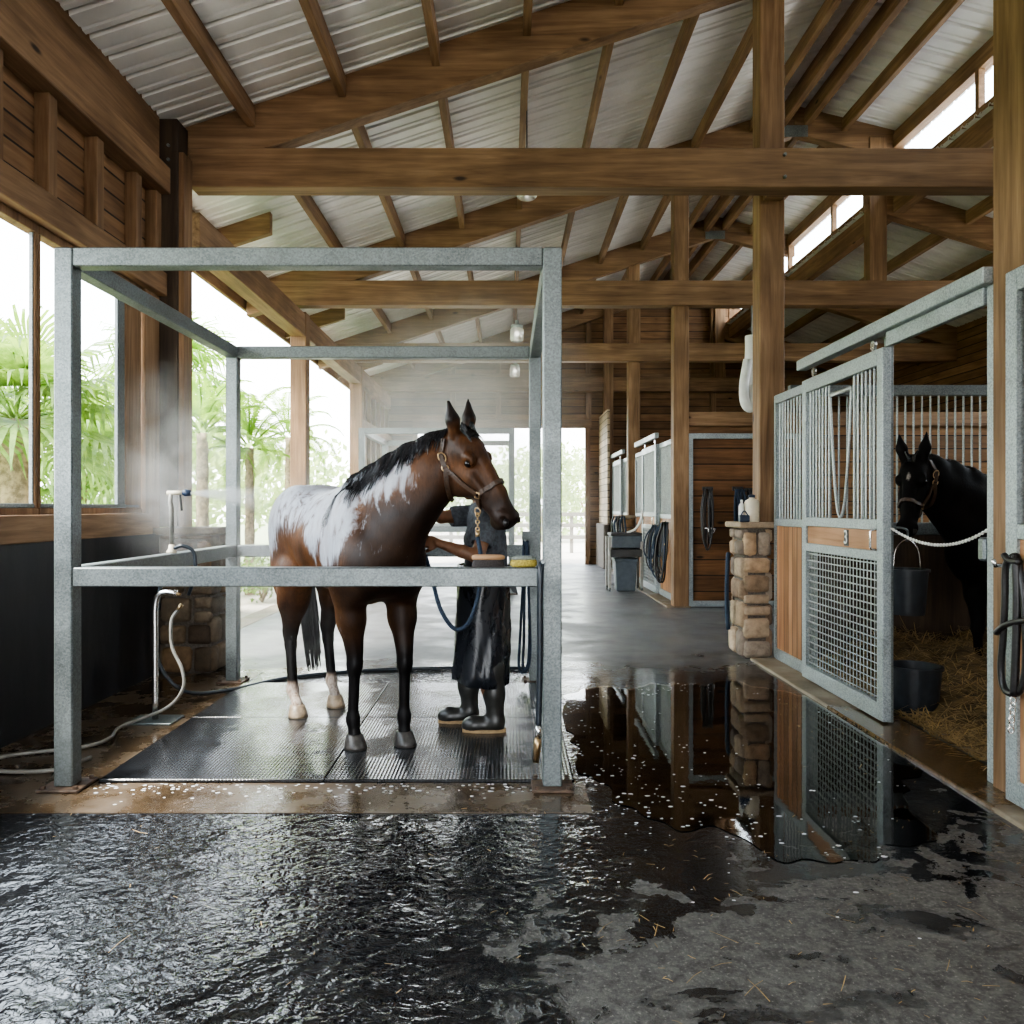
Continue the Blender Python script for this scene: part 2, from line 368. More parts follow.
MB().box(WX,-2.23,4.355,7.3,-.1,.003).build('trim_wash_floor_edge',M['wet_concrete'])['kind']='structure'
MB().box(2.40,2.76,-5.4,7.9,-.1,.022).build('kerb_stalls',M['kerb'],bevel=.006)['kind']='structure'
MB().box(2.40,2.76,12.0,20.6,-.1,.022).build('kerb_far_stalls',M['concrete'],bevel=.006)['kind']='structure'
# ---- left wall: dark dado, sill board, planks above the windows
wl=struct_empty('wall_left',(WX,5.5,0))
MB().box(WX-.16,WX,-5.5,7.42,0,1.27).build('dado',M['black_wall'],wl)
MB().box(WX-.2,WX+.03,-5.5,7.05,1.27,1.455).build('sill_board',M['wood_y'],wl,bevel=.006)
MB().box(WX-.16,WX-.10,-5.5,7.42,3.43,4.4).build('plank_cladding',M['planks'],wl)
MB().box(WX-.16,WX+.05,-5.5,7.305,3.43,3.64).build('header_board',M['wood_y'],wl,bevel=.006)
MB().box(WX-.16,WX-.02,7.02,7.305,1.27,3.43).build('corner_board',M['wood_z'],wl,bevel=.006)
for yy in (4.3,4.9,5.5,6.15,6.8,7.19): MB().box(WX-.12,WX,yy,yy+.11,3.64,4.36).build('stud',M['wood_z'],wl,bevel=.005)
MB().box(WX-.14,WX+.08,-5.5,7.305,4.36,4.60).build('top_plate',M['wood_y'],wl,bevel=.006)
MB().box(WX-.16,WX-.02,-5.5,7.305,4.60,5.1).build('eave_board',M['wood_y'],wl,bevel=.006)
for i,(a,b) in enumerate(((-1.2,1.0),(1.06,3.2),(3.26,5.455),(5.465,7.0))):  # first two are out of view, put in for light from the left
    w=struct_empty('window_%d'%(i+1),(WX-.1,(a+b)/2,1.455))
    f=MB(); f.box(WX-.09,WX-.05,a,a+.03,1.455,3.43); f.box(WX-.09,WX-.05,b-.28 if i==3 else b-.03,b,1.455,3.43)
    f.box(WX-.13,WX-.04,a,b,1.455,1.50); f.box(WX-.13,WX-.04,a,b,3.37,3.43)
    f.build('window_frame',M['wood_z'],w,bevel=.005)
    q=MB(); q.box(WX-.088,WX-.075,a+.03,a+.04,1.5,3.37); q.box(WX-.088,WX-.06,b-.40 if i==3 else b-.04,b-.28 if i==3 else b-.03,1.5,3.37); q.box(WX-.10,WX-.05,a+.035,b-.035,1.50,1.53)
    q.build('sash',M['steel'],w,bevel=.004)
    g=MB(); g.add([(WX-.085,a+.09,1.52),(WX-.085,b-.09,1.52),(WX-.085,b-.09,3.38),(WX-.085,a+.09,3.38)],[(0,1,2,3)]); g.build('pane',M['glass'],w)
MB().box(WX-.16,WX-.06,-5.5,-1.2,1.45,3.45).build('plank_cladding',M['planks'],wl)
MB().box(-3.42,-3.26,7.3,7.6,1.34,5.0).build('closing_board',M['wood_dark'],wl)
wb=struct_empty('wall_back',(0,-5.5,0)); e=MB(); e.box(WX-.2,-2.6,-5.6,-5.5,0,3.6); e.box(2.4,9,-5.6,-5.5,0,5.6); e.box(WX-.2,2.4,-5.6,-5.5,3.6,4.9); e.add([(WX-.2,-5.5,4.9),(9,-5.5,4.9),(9,-5.5,5.2),(5.8,-5.5,7.0),(4.3,-5.5,7.5),(WX-.2,-5.5,5.05)],[(0,1,2,3,4,5)]); e.build('plank_cladding',M['planks_x'],wb)  # unseen end wall behind the camera, added to cut light from the back
# ---- far left plank wall and end wall with doorway
wf=struct_empty('wall_left_far',(WX,19,0))
MB().box(WX-.16,WX-.06,16.9,21.5,0,4.4).build('plank_cladding',M['planks'],wf)
for k in range(7): MB().box(WX-.06,WX+.02,17.0+k*.68,17.1+k*.68,.1,4.4).build('stud',M['wood_z'],wf)
MB().box(WX-.1,WX+.08,16.9,21.4,3.2,3.4).build('rail_board',M['wood_y'],wf)
we=struct_empty('wall_end',(0,21.4,0))
DR=3.62
e=MB(); e.box(WX-.2,-2.4,21.3,21.45,0,DR+.02); e.box(2.12,9.4,21.3,21.45,0,DR+.02)
e.add([(WX-.2,21.3,DR),(9.4,21.3,DR),(9.4,21.3,5.3),(5.8,21.3,7.0),(4.3,21.3,7.5),(WX-.2,21.3,5.05)],[(5,4,3,2,1,0)])
e.build('plank_cladding',M['planks_x'],we)
MB().box(-2.5,2.25,21.22,21.34,DR,DR+.22).build('lintel_board',M['wood_x'],we)
for xx in (-2.5,2.08): MB().box(xx,xx+.13,21.2,21.36,0,DR).build('jamb_board',M['wood_z'],we)
for xx in (-1.5,-.3,.9,2.1,3.4,4.4,5.4): MB().box(xx,xx+.14,21.18,21.3,DR+.22,6.1+.33*min(xx,4.3)-.25*max(0,xx-4.3)-.1).build('stud',M['wood_z'],we)
MB().box(WX,8,21.16,21.3,4.85,5.05).build('girt_board',M['wood_x'],we)
wr=struct_empty('wall_right_far',(2.5,20.3,0))
MB().box(2.44,2.50,19.45,21.2,1.1,3.9).build('plank_cladding',M['planks_pale'],wr)
MB().box(2.36,2.50,19.5,21.2,0,1.1).build('stone_base',M['mortar'],wr,bevel=.02)
# ---- cross wall at the end of the crossing, outer right wall
wc=struct_empty('wall_cross',(5,12.3,0))
MB().box(2.76,9.3,12.16,12.3,0,2.92).build('plank_cladding',M['planks_x'],wc)
MB().box(2.745,9.3,12.08,12.2,2.74,2.95).build('cap_board',M['wood_x'],wc,bevel=.006)
MB().box(3.9,4.05,12.05,12.16,2.2,3.9).build('stud',M['wood_z'],wc)
w2=struct_empty('wall_right',(9.36,4,0))
m=MB()
for (ya,yb,za,zb) in ((-5.5,21.4,0,3.2),(-5.5,21.4,5.0,5.35),(-5.5,1.5,3.2,5.0),(1.5,6.8,3.2,4.2),(6.8,8.3,3.2,5.0),(13.6,21.4,3.2,5.0)): m.box(9.3,9.42,ya,yb,za,zb)
m.build('plank_cladding',M['planks'],w2)
for i,(ya,yb,za) in enumerate(((1.5,6.8,4.2),(8.3,13.6,3.2))):  # unseen high windows, added to light the crossing and the lower roof
    w=struct_empty('window_%d'%(6+i),(9.36,(ya+yb)/2,za)); f=MB(); f.box(9.28,9.44,ya,ya+.08,za,5.0); f.box(9.28,9.44,yb-.08,yb,za,5.0); f.box(9.28,9.44,ya,yb,za,za+.08); f.box(9.32,9.40,(ya+yb)/2-.04,(ya+yb)/2+.04,za,5.0); f.build('window_frame',M['wood_y'],w)
    g=MB(); g.add([(9.36,ya,za),(9.36,yb,za),(9.36,yb,5.0),(9.36,ya,5.0)],[(0,1,2,3)]); g.build('pane',M['glass'],w)
# ---- tack room door in the cross wall
d=struct_empty('door_1',(3.5,12.1,0))
f=MB(); f.box(2.72,2.80,12.03,12.11,.02,2.62); f.box(4.32,4.4,12.03,12.11,.02,2.62); f.box(2.80,4.32,12.03,12.11,2.54,2.62); f.box(2.80,4.32,12.03,12.11,.02,.10)
f.build('door_frame',M['steel_light'],d,bevel=.004)
MB().box(2.80,4.32,12.07,12.10,.1,2.54).build('door_boards',wood('tack_door_boards',0,(.07,.034,.014),(.17,.082,.033),(.25,.13,.06),.24,2),d)
# ---- roof: corrugated sheets with ribs running up the slope
def sheet(name, x0,z0,x1,z1,ya,yb,n=14):
    m=MB(); prof=[]; y=ya
    while y<yb:
        for dy,dz in ((0,0),(.115,0),(.13,.012),(.15,.012),(.165,0),(.215,0),(.23,.034),(.26,.034),(.275,0)): prof.append((y+dy,dz))
        y+=.29
    vs=[]; L=len(prof)
    for xx,zz in ((x0,z0),(x1,z1)): vs += [(xx,py,zz+pz) for py,pz in prof]
    m.add(vs,[(i,i+1,L+i+1,L+i) for i in range(L-1)])
    o=m.build(name,M['roof']); o['kind']='structure'; return o
zl=lambda X: 6.11+.33*X
zr=lambda X: 7.53-.25*(X-4.3)
zw=lambda X: 6.28-.30*(X-5.8)
sheet('roof_left',-4.0,zl(-4.0),4.3,zl(4.3),-5.5,21.5)
sheet('roof_right',4.3,zr(4.3),6.15,zr(6.15),-5.5,21.5)
sheet('roof_lower',5.75,zw(5.75),9.6,zw(9.6),-5.5,21.5)
MB().box(4.22,4.38,-5.5,21.5,7.515,7.56).build('roof_ridge_cap',M['roof'])['kind']='structure'
# ---- clerestory strip window
c=struct_empty('window_5',(5.8,12,6.3))
f=MB()
for k in range(10): f.box(5.78,5.86,1.0+k*2.2,1.08+k*2.2,6.35,7.0)
f.box(5.76,5.88,-5.5,21.4,6.3,6.38); f.build('window_frame',M['wood_y'],c)
g=MB(); g.add([(5.82,-5.5,6.36),(5.82,21.4,6.36),(5.82,21.4,7.0),(5.82,-5.5,7.0)],[(0,1,2,3)]); g.build('pane',M['glass'],c)
# ================================================================== TIMBER FRAME
bayname=['above the wash frame','above the crossing','above the far stalls','by the end wall']
def rafter(m, X0,z0,X1,z1,y0,y1,h):
    m.hexa([(X0,y0,z0-h),(X1,y0,z1-h),(X1,y1,z1-h),(X0,y1,z0-h),(X0,y0,z0),(X1,y0,z1),(X1,y1,z1),(X0,y1,z0)]); return m
tl=['nearest heavy timber roof truss, directly over the horse wash frame','second timber roof truss, behind the nearest tie beam','third timber roof truss, deep in the hazy barn','farthest timber roof truss against the plank end wall']
for i,y in enumerate(T):
    r=thing('roof_truss',tl[i],'truss',(0,y,4.53),'timber roof trusses')
    MB().box(-3.0 if i==0 else -3.6,9.28,y-.1,y+.12,4.53,4.90).build('tie_beam',M['wood_x'],r,bevel=.008)
    rafter(MB(),-3.9 if i else -3.4,zl(-3.9 if i else -3.4),4.3,zl(4.3),y-.08,y+.1,.45).build('rafter',M['wood_x'],r,bevel=.008)
    rafter(MB(),4.3,zr(4.3),5.95,zr(5.95),y-.08,y+.1,.42).build('rafter',M['wood_x'],r,bevel=.008)
    rafter(MB(),5.4,zw(5.4),9.4,zw(9.4),y-.08,y+.1,.42).build('lower_rafter',M['wood_x'],r,bevel=.008)
    p=MB(); p.box(4.1,4.5,y-.095,y-.082,7.05,7.22)
    p.build('gusset_plate',M['steel'],r)
    MB().box(5.42,5.68,y-.1,y+.1,4.9,7.05).build('king_post',M['wood_z'],r,bevel=.006)
    if i==0:
        MB().box(2.57,2.75,7.77,8.02,4.58,4.88).build('spacer_block',M['wood_x'],r)
        for px,pz in ((2.62,4.62),(2.62,4.83)): MB().tube([(px,y-.13,pz),(px,y-.1,pz)],.015,8).build('bolt',M['steel'],r)
# ---- posts
def post(x,y,z0,z1,w,dp,label,mat=None,side=None,bolts=0):
    o=thing('timber_post',label,'post',(x,y,z0),'timber posts')
    MB().box(x-w/2,x+w/2,y-dp/2,y+dp/2,z0,z1).build('shaft',mat or M['wood_z'],o,bevel=.008)
    if side: MB().box(x+w/2,x+w/2+.05,y-dp/2+.02,y+dp/2-.02,z0,z1-.3).build('edge_board',M['wood_z'],o,bevel=.004)
    if bolts:
        for k in range(bolts): MB().tube([(x+.04,y-dp/2-.02,z1-.25-.13*k),(x+.04,y-dp/2,z1-.25-.13*k)],.014,8).build('bolt',M['steel'],o)
    return o
post(-3.13,7.43,1.325,5.06,.24,.24,'dark stained timber post standing on the stone pier beside the spray nozzle',M['wood_dark'],True,4)
post(-3.14,12.15,0,4.45,.24,.24,'timber post between the two garden openings behind the horse rump')
post(-3.14,16.75,0,4.45,.26,.26,'timber post at the left edge of the far wash frame')
post(2.66,8.14,1.36,6.95,.25,.24,'tall timber post rising from the stone pier by the stalls',None,False,0)
post(2.62,12.12,0,6.90,.23,.22,'timber corner post left of the tack-hung plank door')
post(2.64,16.72,0,6.9,.24,.24,'timber post between the two far stall fronts')
post(2.64,20.85,0,6.9,.24,.24,'farthest timber post near the bright end doorway')
post(2.72,4.05,0,7.0,.27,.42,'large timber post in the near right corner beside the stall opening')
# ---- wall plates along the open left side
for i in range(1,4):
    y0=T[i-1]+.25; y1=T[i]-.0
    if i==3: y0=T[2]+.1
    m=MB().box(WX-.1,WX+.12,y0,y1,4.08,4.42)
    tag(m.build('plate_beam',M['wood_y'],bevel=.006),['','long timber beam over the nearest garden opening','long timber beam over the second garden opening','timber beam on top of the far left plank wall'][i],'beam','timber plate beams')
m=MB().bar((-3.97,-5.5,4.62),(-3.97,21.4,4.62),.05,.26); tag(m.build('fascia_board',M['wood_y']),'long fascia board along the outer edge of the left eave','board')
# ---- purlins
XP=[-3.62,-2.42,-1.56,-.67,.19,1.06,1.93,2.80,3.67]
ys=[2.6]+T
pos_word=['at the eave','second up from the eave','third up from the eave','fourth up from the eave','fifth up from the eave','sixth up from the eave','seventh up from the eave','eighth up from the eave','ninth up from the eave']
bay=['in the nearest bay','in the second bay','in the third bay','in the farthest bay']
for b in range(4):
    y0=ys[b]+(.1 if b else 0); y1=ys[b+1]-.08
    for k,X in enumerate(XP):
        w=.075 if k<6 else .085
        m=MB(); z=zl(X)-.01; h=.2
        m.hexa([(X-w/2,y0,z-h),(X+w/2,y0,z-h),(X+w/2,y1,z-h),(X-w/2,y1,z-h),(X-w/2,y0,z-.02),(X+w/2,y0,z),(X+w/2,y1,z),(X-w/2,y1,z-.02)])
        tag(m.build('purlin',M['wood_y'],bevel=.004),'timber purlin of the left roof slope %s, %s'%(bay[b],pos_word[k]),'purlin','left slope purlins')
    for k,(X,zz,w,h) in enumerate(((4.12,zl(4.12)-.01,.1,.26),(4.5,zr(4.5)-.01,.1,.24),(5.05,zr(5.05)-.01,.075,.2),(5.85,zr(5.85)-.02,.14,.24))):
        m=MB().box(X-w/2,X+w/2,y0,y1,zz-h,zz)
        tag(m.build('purlin',M['wood_y'],bevel=.004),'timber purlin %s %s'%(['just left of the ridge','just right of the ridge','in the middle of the upper right slope','above the clerestory strip'][k],bay[b]),'purlin','ridge and right slope purlins')
    for k,(X,w,h) in enumerate(((5.86,.16,.34),(6.9,.08,.2),(7.9,.08,.2))):
        zz=zw(X)-.01; m=MB().box(X-w/2,X+w/2,y0,y1,zz-h,zz)
        tag(m.build('purlin',M['wood_y'],bevel=.004),'timber purlin of the lower right roof, %s %s'%(['right under the clerestory','second from the clerestory','third from the clerestory'][k],bay[b]),'purlin','lower roof purlins')
# overhang tails outside the left wall
for i,yy in enumerate((9.85,14.3,18.7)):
    m=rafter(MB(),-3.95,zl(-3.95)-.02,-2.9,zl(-2.9)-.02,yy-.05,yy+.05,.26)
    tag(m.build('rafter_tail',M['wood_x'],bevel=.004),['rafter tail at the eave over the nearest garden opening','rafter tail at the eave over the second garden opening','rafter tail at the eave beside the far left wall'][i],'rafter','rafter tails')
# ================================================================== STONE PIERS
STC=[(.40,.29,.19),(.30,.22,.15),(.46,.36,.26),(.24,.17,.12),(.36,.30,.24),(.20,.16,.13),(.42,.27,.15)]
def pier(label, x0,x1,y0,y1,h, seed, dark=1.0):
    rr=random.Random(seed); o=thing('stone_pier',label,'pier',((x0+x1)/2,(y0+y1)/2,0))
    MB().box(x0+.03,x1-.03,y0+.03,y1-.03,0,h-.06).build('mortar_core',M['mortar'],o)
    m=MB()
    def face(ox,oy,ux,uy,W,nx,ny):
        z=.0
        while z<h-.1:
            rh=min(rr.uniform(.15,.32),h-.06-z)
            if rh<.05: break
            a=0
            while a<W-.02:
                w=rr.uniform(.14,.36); 
                if W-a-w<.1: w=W-a
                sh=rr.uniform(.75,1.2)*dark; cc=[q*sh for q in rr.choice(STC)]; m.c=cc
                split = rr.random()<.25 and rh>.2
                zz=[(z,rh)] if not split else [(z,rh*.5),(z+rh*.5,rh*.5)]
                for (z0,h0) in zz:
                    g=.009; n=10; ring=[]
                    cx=a+w/2; cz=z0+h0/2
                    base=[]; 
                    for k in range(n):
                        t=2*PI*(k+.5)/n; e=.30
                        qx=math.copysign(abs(math.cos(t))**e,math.cos(t))*(w/2-g)*rr.uniform(.9,1.02); qz=math.copysign(abs(math.sin(t))**e,math.sin(t))*(h0/2-g)*rr.uniform(.9,1.02)
                        base.append((qx,qz))
                    vs=[]
                    dp=rr.uniform(.035,.06)
                    for (s_,d_) in ((1.0,-.02),(1.0,dp*.55),(.86,dp*.92),(.45,dp*1.08)):
                        for qx,qz in base:
                            uu=cx+qx*s_; vv=cz+qz*s_; dd=d_-.03+rr.uniform(-.004,.004)
                            vs.append((ox+ux*uu+nx*dd, oy+uy*uu+ny*dd, max(0,vv)))
                    fs=[]
                    for i in range(3):
                        for k in range(n): k2=(k+1)%n; fs.append((i*n+k,i*n+k2,(i+1)*n+k2,(i+1)*n+k))
                    fs.append(tuple(3*n+k for k in range(n)))
                    m.add(vs,fs)
                a+=w
            z+=rh
    face(x0,y0,1,0,x1-x0,0,-1); face(x0,y1,0,-1,y1-y0,-1,0); face(x1,y0,0,1,y1-y0,1,0); face(x1,y1,-1,0,x1-x0,0,1)
    m.build('stones',M['stone'],o,smooth=True)
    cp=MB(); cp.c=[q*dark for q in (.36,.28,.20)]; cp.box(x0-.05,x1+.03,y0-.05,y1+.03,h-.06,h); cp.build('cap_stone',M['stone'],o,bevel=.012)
    return o
pier('stacked tan stone pier with a flat cap under the tall post by the stalls',2.34,2.62,7.93,8.38,1.36,3)
pier('shadowy stone pier under the dark post beside the wash frame',-3.14,-2.66,7.22,7.72,1.32,5,.42)  # dark factor puts the shadowy look into the stone colours
pier('far small stone pier between the two far stall fronts',2.36,2.60,16.3,16.75,1.35,9,.8)
# ================================================================== WASH FRAME
def washframe(label, parent_loc=(0,0,0)):
    x0,x1=-2.41,.292; y0,y1=4.25,6.95; w=.1; top=2.887
    o=thing('wash_stall_frame',label,'frame',((x0+x1)/2,(y0+y1)/2,0),'galvanised wash stall frames')
    for (px,py) in ((x0,y0),(x1-w,y0),(x0,y1-w),(x1-w,y1-w)):
        p=MB().box(px,px+w,py,py+w,.016,top).build('post',M['steel'],o,bevel=.007)
        MB().box(px-.06,px+w+.06,py-.06,py+w+.06,.004,.018).build('base_plate',M['rust'],p,bevel=.003)
        for sx in (-.035,w+.035):
            for sy in (-.035,w+.035): MB().tube([(px+sx,py+sy,.018),(px+sx,py+sy,.035)],.013,6).build('anchor_bolt',M['rust'],p)
    MB().box(x0+w,x1-w,y0+.003,y0+w-.003,top-.1,top).build('top_rail',M['steel'],o,bevel=.006)
    MB().box(x0+w,x1-w,y1-w+.003,y1-.003,top-.1,top).build('top_rail',M['steel'],o,bevel=.006)
    MB().box(x0+.003,x0+w-.003,y0+w,y1-w,top-.1,top).build('top_rail',M['steel'],o,bevel=.006)
    MB().box(x1-w+.003,x1-.003,y0+w,y1-w,top-.1,top).build('top_rail',M['steel'],o,bevel=.006)
    MB().box(x0+w,x1-w,y0+.003,y0+w-.003,1.08,1.182).build('front_rail',M['steel'],o,bevel=.006)
    MB().box(x0+w,x1-w,y1-w+.003,y1-.003,1.08,1.182).build('rear_rail',M['steel'],o,bevel=.006)
    MB().box(x0+.003,x0+w-.003,y0+w,y1-w,1.08,1.182).build('side_rail',M['steel'],o,bevel=.006)
    return o
wf1=washframe('galvanised steel wash frame standing around the wet bay horse')
dup(wf1,(wf1.location.x-.16,wf1.location.y+9.6,0),'hazy pale steel wash frame farther back behind the horse')
# rubber mats
xs=[-2.23,-1.0,.37]; yy=[4.36,5.66,6.78]
ml={(0,0):'ribbed black rubber mat in the front left of the wash frame',(1,0):'ribbed black rubber mat in the front right of the wash frame, under the boots',
    (0,1):'ribbed black rubber mat in the rear left of the wash frame, under the hind hooves',(1,1):'ribbed black rubber mat in the rear right of the wash frame'}
for i in range(2):
    for j in range(2):
        m=MB().box(xs[i]+.003,xs[i+1]-.003,yy[j]+.003,yy[j+1]-.003,.001,.02)
        tag(m.build('rubber_mat',M['mat'],bevel=.004),ml[(i,j)],'mat','wash stall mats')
MZ=.02
# ================================================================== STALL FRONTS
def grille(m, x, y0, y1, z0, z1, n, r=.009):
    for k in range(n):
        yy=y0+(y1-y0)*(k+.5)/n; m.tube([(x,yy,z0),(x,yy,z1)],r,8,False)
def panel_frame(o, x0,x1, ya,yb, z0,z1, mid=1.36, w=.07, mat=None):
    f=MB(); f.box(x0,x1,ya,ya+w,z0,z1); f.box(x0,x1,yb-w,yb,z0,z1)
    f.box(x0,x1,ya+w,yb-w,z1-.08,z1); f.box(x0,x1,ya+w,yb-w,z0,z0+.1); f.box(x0,x1,ya+w,yb-w,mid-.035,mid+.035)
    f.build('panel_frame',mat or M['steel_light'],o,bevel=.004)
def fixed_panel(label, ya, yb, xf=2.615, n=11, mat=None, z1=2.60):
    o=thing('stall_barrier',label,'stall front',(xf+.03,(ya+yb)/2,.02),'fixed stall panels')
    panel_frame(o,xf,xf+.06,ya,yb,.03,z1,1.36,.05,mat)
    g=MB(); grille(g,xf+.03,ya+.05,yb-.05,1.39,z1-.08,n); g.build('bar_grille',M['steel_bar'],o,smooth=True)
    MB().box(xf+.015,xf+.045,ya+.05,yb-.05,.13,1.33).build('board_panel',M['boards'],o)
    return o
def sliding_door(label, ya, yb, x0=2.535, n=20, hoop=True, mesh=True, z1=2.60, number=False, bars=True):
    """front end at ya (nearest)"""
    x1=x0+.06; xm=(x0+x1)/2
    o=thing('stall_door',label,'door',(xm,(ya+yb)/2,.03),'sliding stall doors')
    f=MB(); w=.09
    f.box(x0,x1,ya,ya+w,.035,z1); f.box(x0,x1,yb-w,yb,.035,z1); f.box(x0,x1,ya+w,yb-w,z1-.11,z1); f.box(x0,x1,ya+w,yb-w,.035,.15)
    f.box(x0,x1,ya+w,yb-w,1.345,1.42); f.box(x0,x1,ya+w,yb-w,1.13,1.20)
    f.build('door_frame',M['steel_light'],o,bevel=.004)
    g=MB(); a,b=ya+w,yb-w; c0,c1=a+(b-a)*.36,a+(b-a)*.66
    for k in range(n):
        yy=a+(b-a)*(k+.5)/n
        if hoop and c0<yy<c1: continue
        g.tube([(xm,yy,1.40),(xm,yy,z1-.10)],.009,8,False)
    if hoop:
        pts=[]; cm=(c0+c1)/2
        for t in range(25):
            s=t/24; an=PI*s; hw=(c1-c0)/2
            pts.append((xm,cm+hw*math.cos(an)*(1 if True else 0)*(.55+.45*abs(math.cos(an))), 1.43+(1-math.sin(an))**1.0*.0+ (z1-.2-1.43)*(abs(math.cos(an))**3)))
        g.tube(pts,.012,8); g.box(xm-.01,xm+.01,c0,c1,z1-.21,z1-.18)
    g.build('bar_grille',M['steel_bar'],o,smooth=True)
    MB().box(xm-.012,xm+.012,a,b,1.20,1.345).build('nameplate_board',M['board_flat'],o)
    if mesh:
        g=MB(); k=0; yy=a+.03
        while yy<b: g.box(xm-.006,xm,yy-.0045,yy+.0045,.15,1.13); yy+=.058
        zz=.18
        while zz<1.13: g.box(xm-.009,xm-.003,a,b,zz-.0045,zz+.0045); zz+=.058
        g.build('wire_mesh',M['steel_bar'],o)
    else: MB().box(xm-.012,xm+.012,a,b,.15,1.13).build('board_panel',M['boards'],o)
    h=MB(); hy=ya+.05+.05; h.tube([(x0,hy,1.21),(x0-.035,hy,1.215),(x0-.04,hy,1.225),(x0-.04,hy,1.335),(x0-.035,hy,1.345),(x0,hy,1.35)],.008,8)
    h.build('handle',M['chrome'],o,smooth=True)
    if number:
        pl=MB().box(x0-.004+.018,x0+.022,ya+.585,ya+.665,1.21,1.335).build('number_plate',M['sign_dark'],o,bevel=.003)
        cu=bpy.data.curves.new('numeral','FONT'); cu.body='3'; cu.size=.15; cu.extrude=.002; cu.align_x='CENTER'; cu.align_y='CENTER'
        tmp=bpy.data.objects.new('numeral_tmp',cu); COL.objects.link(tmp); dg=bpy.context.evaluated_depsgraph_get()
        me=bpy.data.meshes.new_from_object(tmp.evaluated_get(dg)); bpy.data.objects.remove(tmp)
        R=Matrix(((0,0,-1),(-1,0,0),(0,1,0))).to_4x4(); me.transform(Matrix.Translation((x0+.010,ya+.625,1.2725))@R); me.transform(Matrix.Translation(-wloc(o)))
        no=bpy.data.objects.new('numeral',me); COL.objects.link(no); me.materials.append(M['sign_white']); no.parent=pl
    for yy in (ya+.2,yb-.2): r=MB(); r.tube([(xm-.01,yy,z1+.05),(xm+.01,yy,z1+.05)],.035,12); r.box(xm-.008,xm+.008,yy-.02,yy+.02,z1-.01,z1+.05); r.build('roller',M['chrome'],o)
    return o
fixed_panel('fixed stall front of steel bars over brown boards beside the tan stone pier',6.93,7.88,xf=2.63)
sliding_door('sliding steel stall door with bars, wire mesh and number three, slid open',5.47,6.97,x0=2.57,number=True)
m=MB(); m.box(2.54,2.63,4.27,7.02,2.70,2.79); tk=m.build('door_track',M['steel_light'],bevel=.006); tag(tk,'long galvanised door track above the open stall','track')
m=MB(); m.box(2.585,2.625,4.345,5.46,2.60,2.70); tag(m.build('header_rail',M['steel_light'],bevel=.004),'steel header rail across the top of the open stall doorway','rail')
j=thing('stall_jamb','slim steel jamb post with a latch at the stall opening','jamb',(2.63,4.31,.02))
MB().box(2.60,2.655,4.275,4.335,.022,2.70).build('jamb_post',M['steel_light'],j,bevel=.004)
MB().box(2.585,2.64,4.335,4.40,1.21,1.34).build('latch',M['steel'],j,bevel=.012)
MB().box(2.62,2.66,5.50,5.56,.022,2.68).build('jamb_post',M['steel'],j,bevel=.004)
# near right stall front, cut by the picture edge
sliding_door('near stall front of bars over boards cut by the right picture edge',2.5,4.03,x0=2.51,n=20,hoop=False,mesh=False,z1=2.68)
# far stalls
fixed_panel('fixed far stall panel beside the corner post, halters hung on it',12.28,13.75,n=18)
sliding_door('far stall door with a wire mesh panel behind the grooming cart',13.75,15.15,x0=2.555,hoop=False)
fixed_panel('fixed far stall panel just before the small stone pier',15.15,16.3,n=14)
fixed_panel('fixed stall panel past the small stone pier',16.8,18.0,n=14)
sliding_door('farthest stall door near the end doorway',18.0,19.4,x0=2.555,hoop=False)
for y0,y1,l in ((13.7,15.9,'door track above the far stall behind the cart'),(17.6,19.6,'door track above the farthest stall')):
    tag(MB().box(2.53,2.60,y0,y1,2.70,2.79).build('door_track',M['steel_light'],bevel=.005),l,'track')
# backs of far stalls so they read closed
MB().box(3.4,3.5,12.3,20.9,0,2.5).build('wall_far_stalls',M['planks'])['kind']='structure'
# partition inside the open stall
o=thing('stall_partition','stall partition of vertical steel bars over dark boards behind the black horse','partition',(4.6,7.7,0))
MB().box(2.72,9.28,7.68,7.74,0,1.24).build('board_panel',M['wood_dark'],o)
f=MB(); f.box(2.72,9.28,7.67,7.75,1.24,1.36); f.box(2.72,9.28,7.67,7.75,2.58,2.68); f.build('partition_rail',M['steel'],o,bevel=.004)
g=MB(); yy=2.8
while yy<7.5: g.tube([(yy,7.71,1.36),(yy,7.71,2.58)],.010,8,False); yy+=.08
g.build('bar_grille',M['steel_bar'],o,smooth=True)
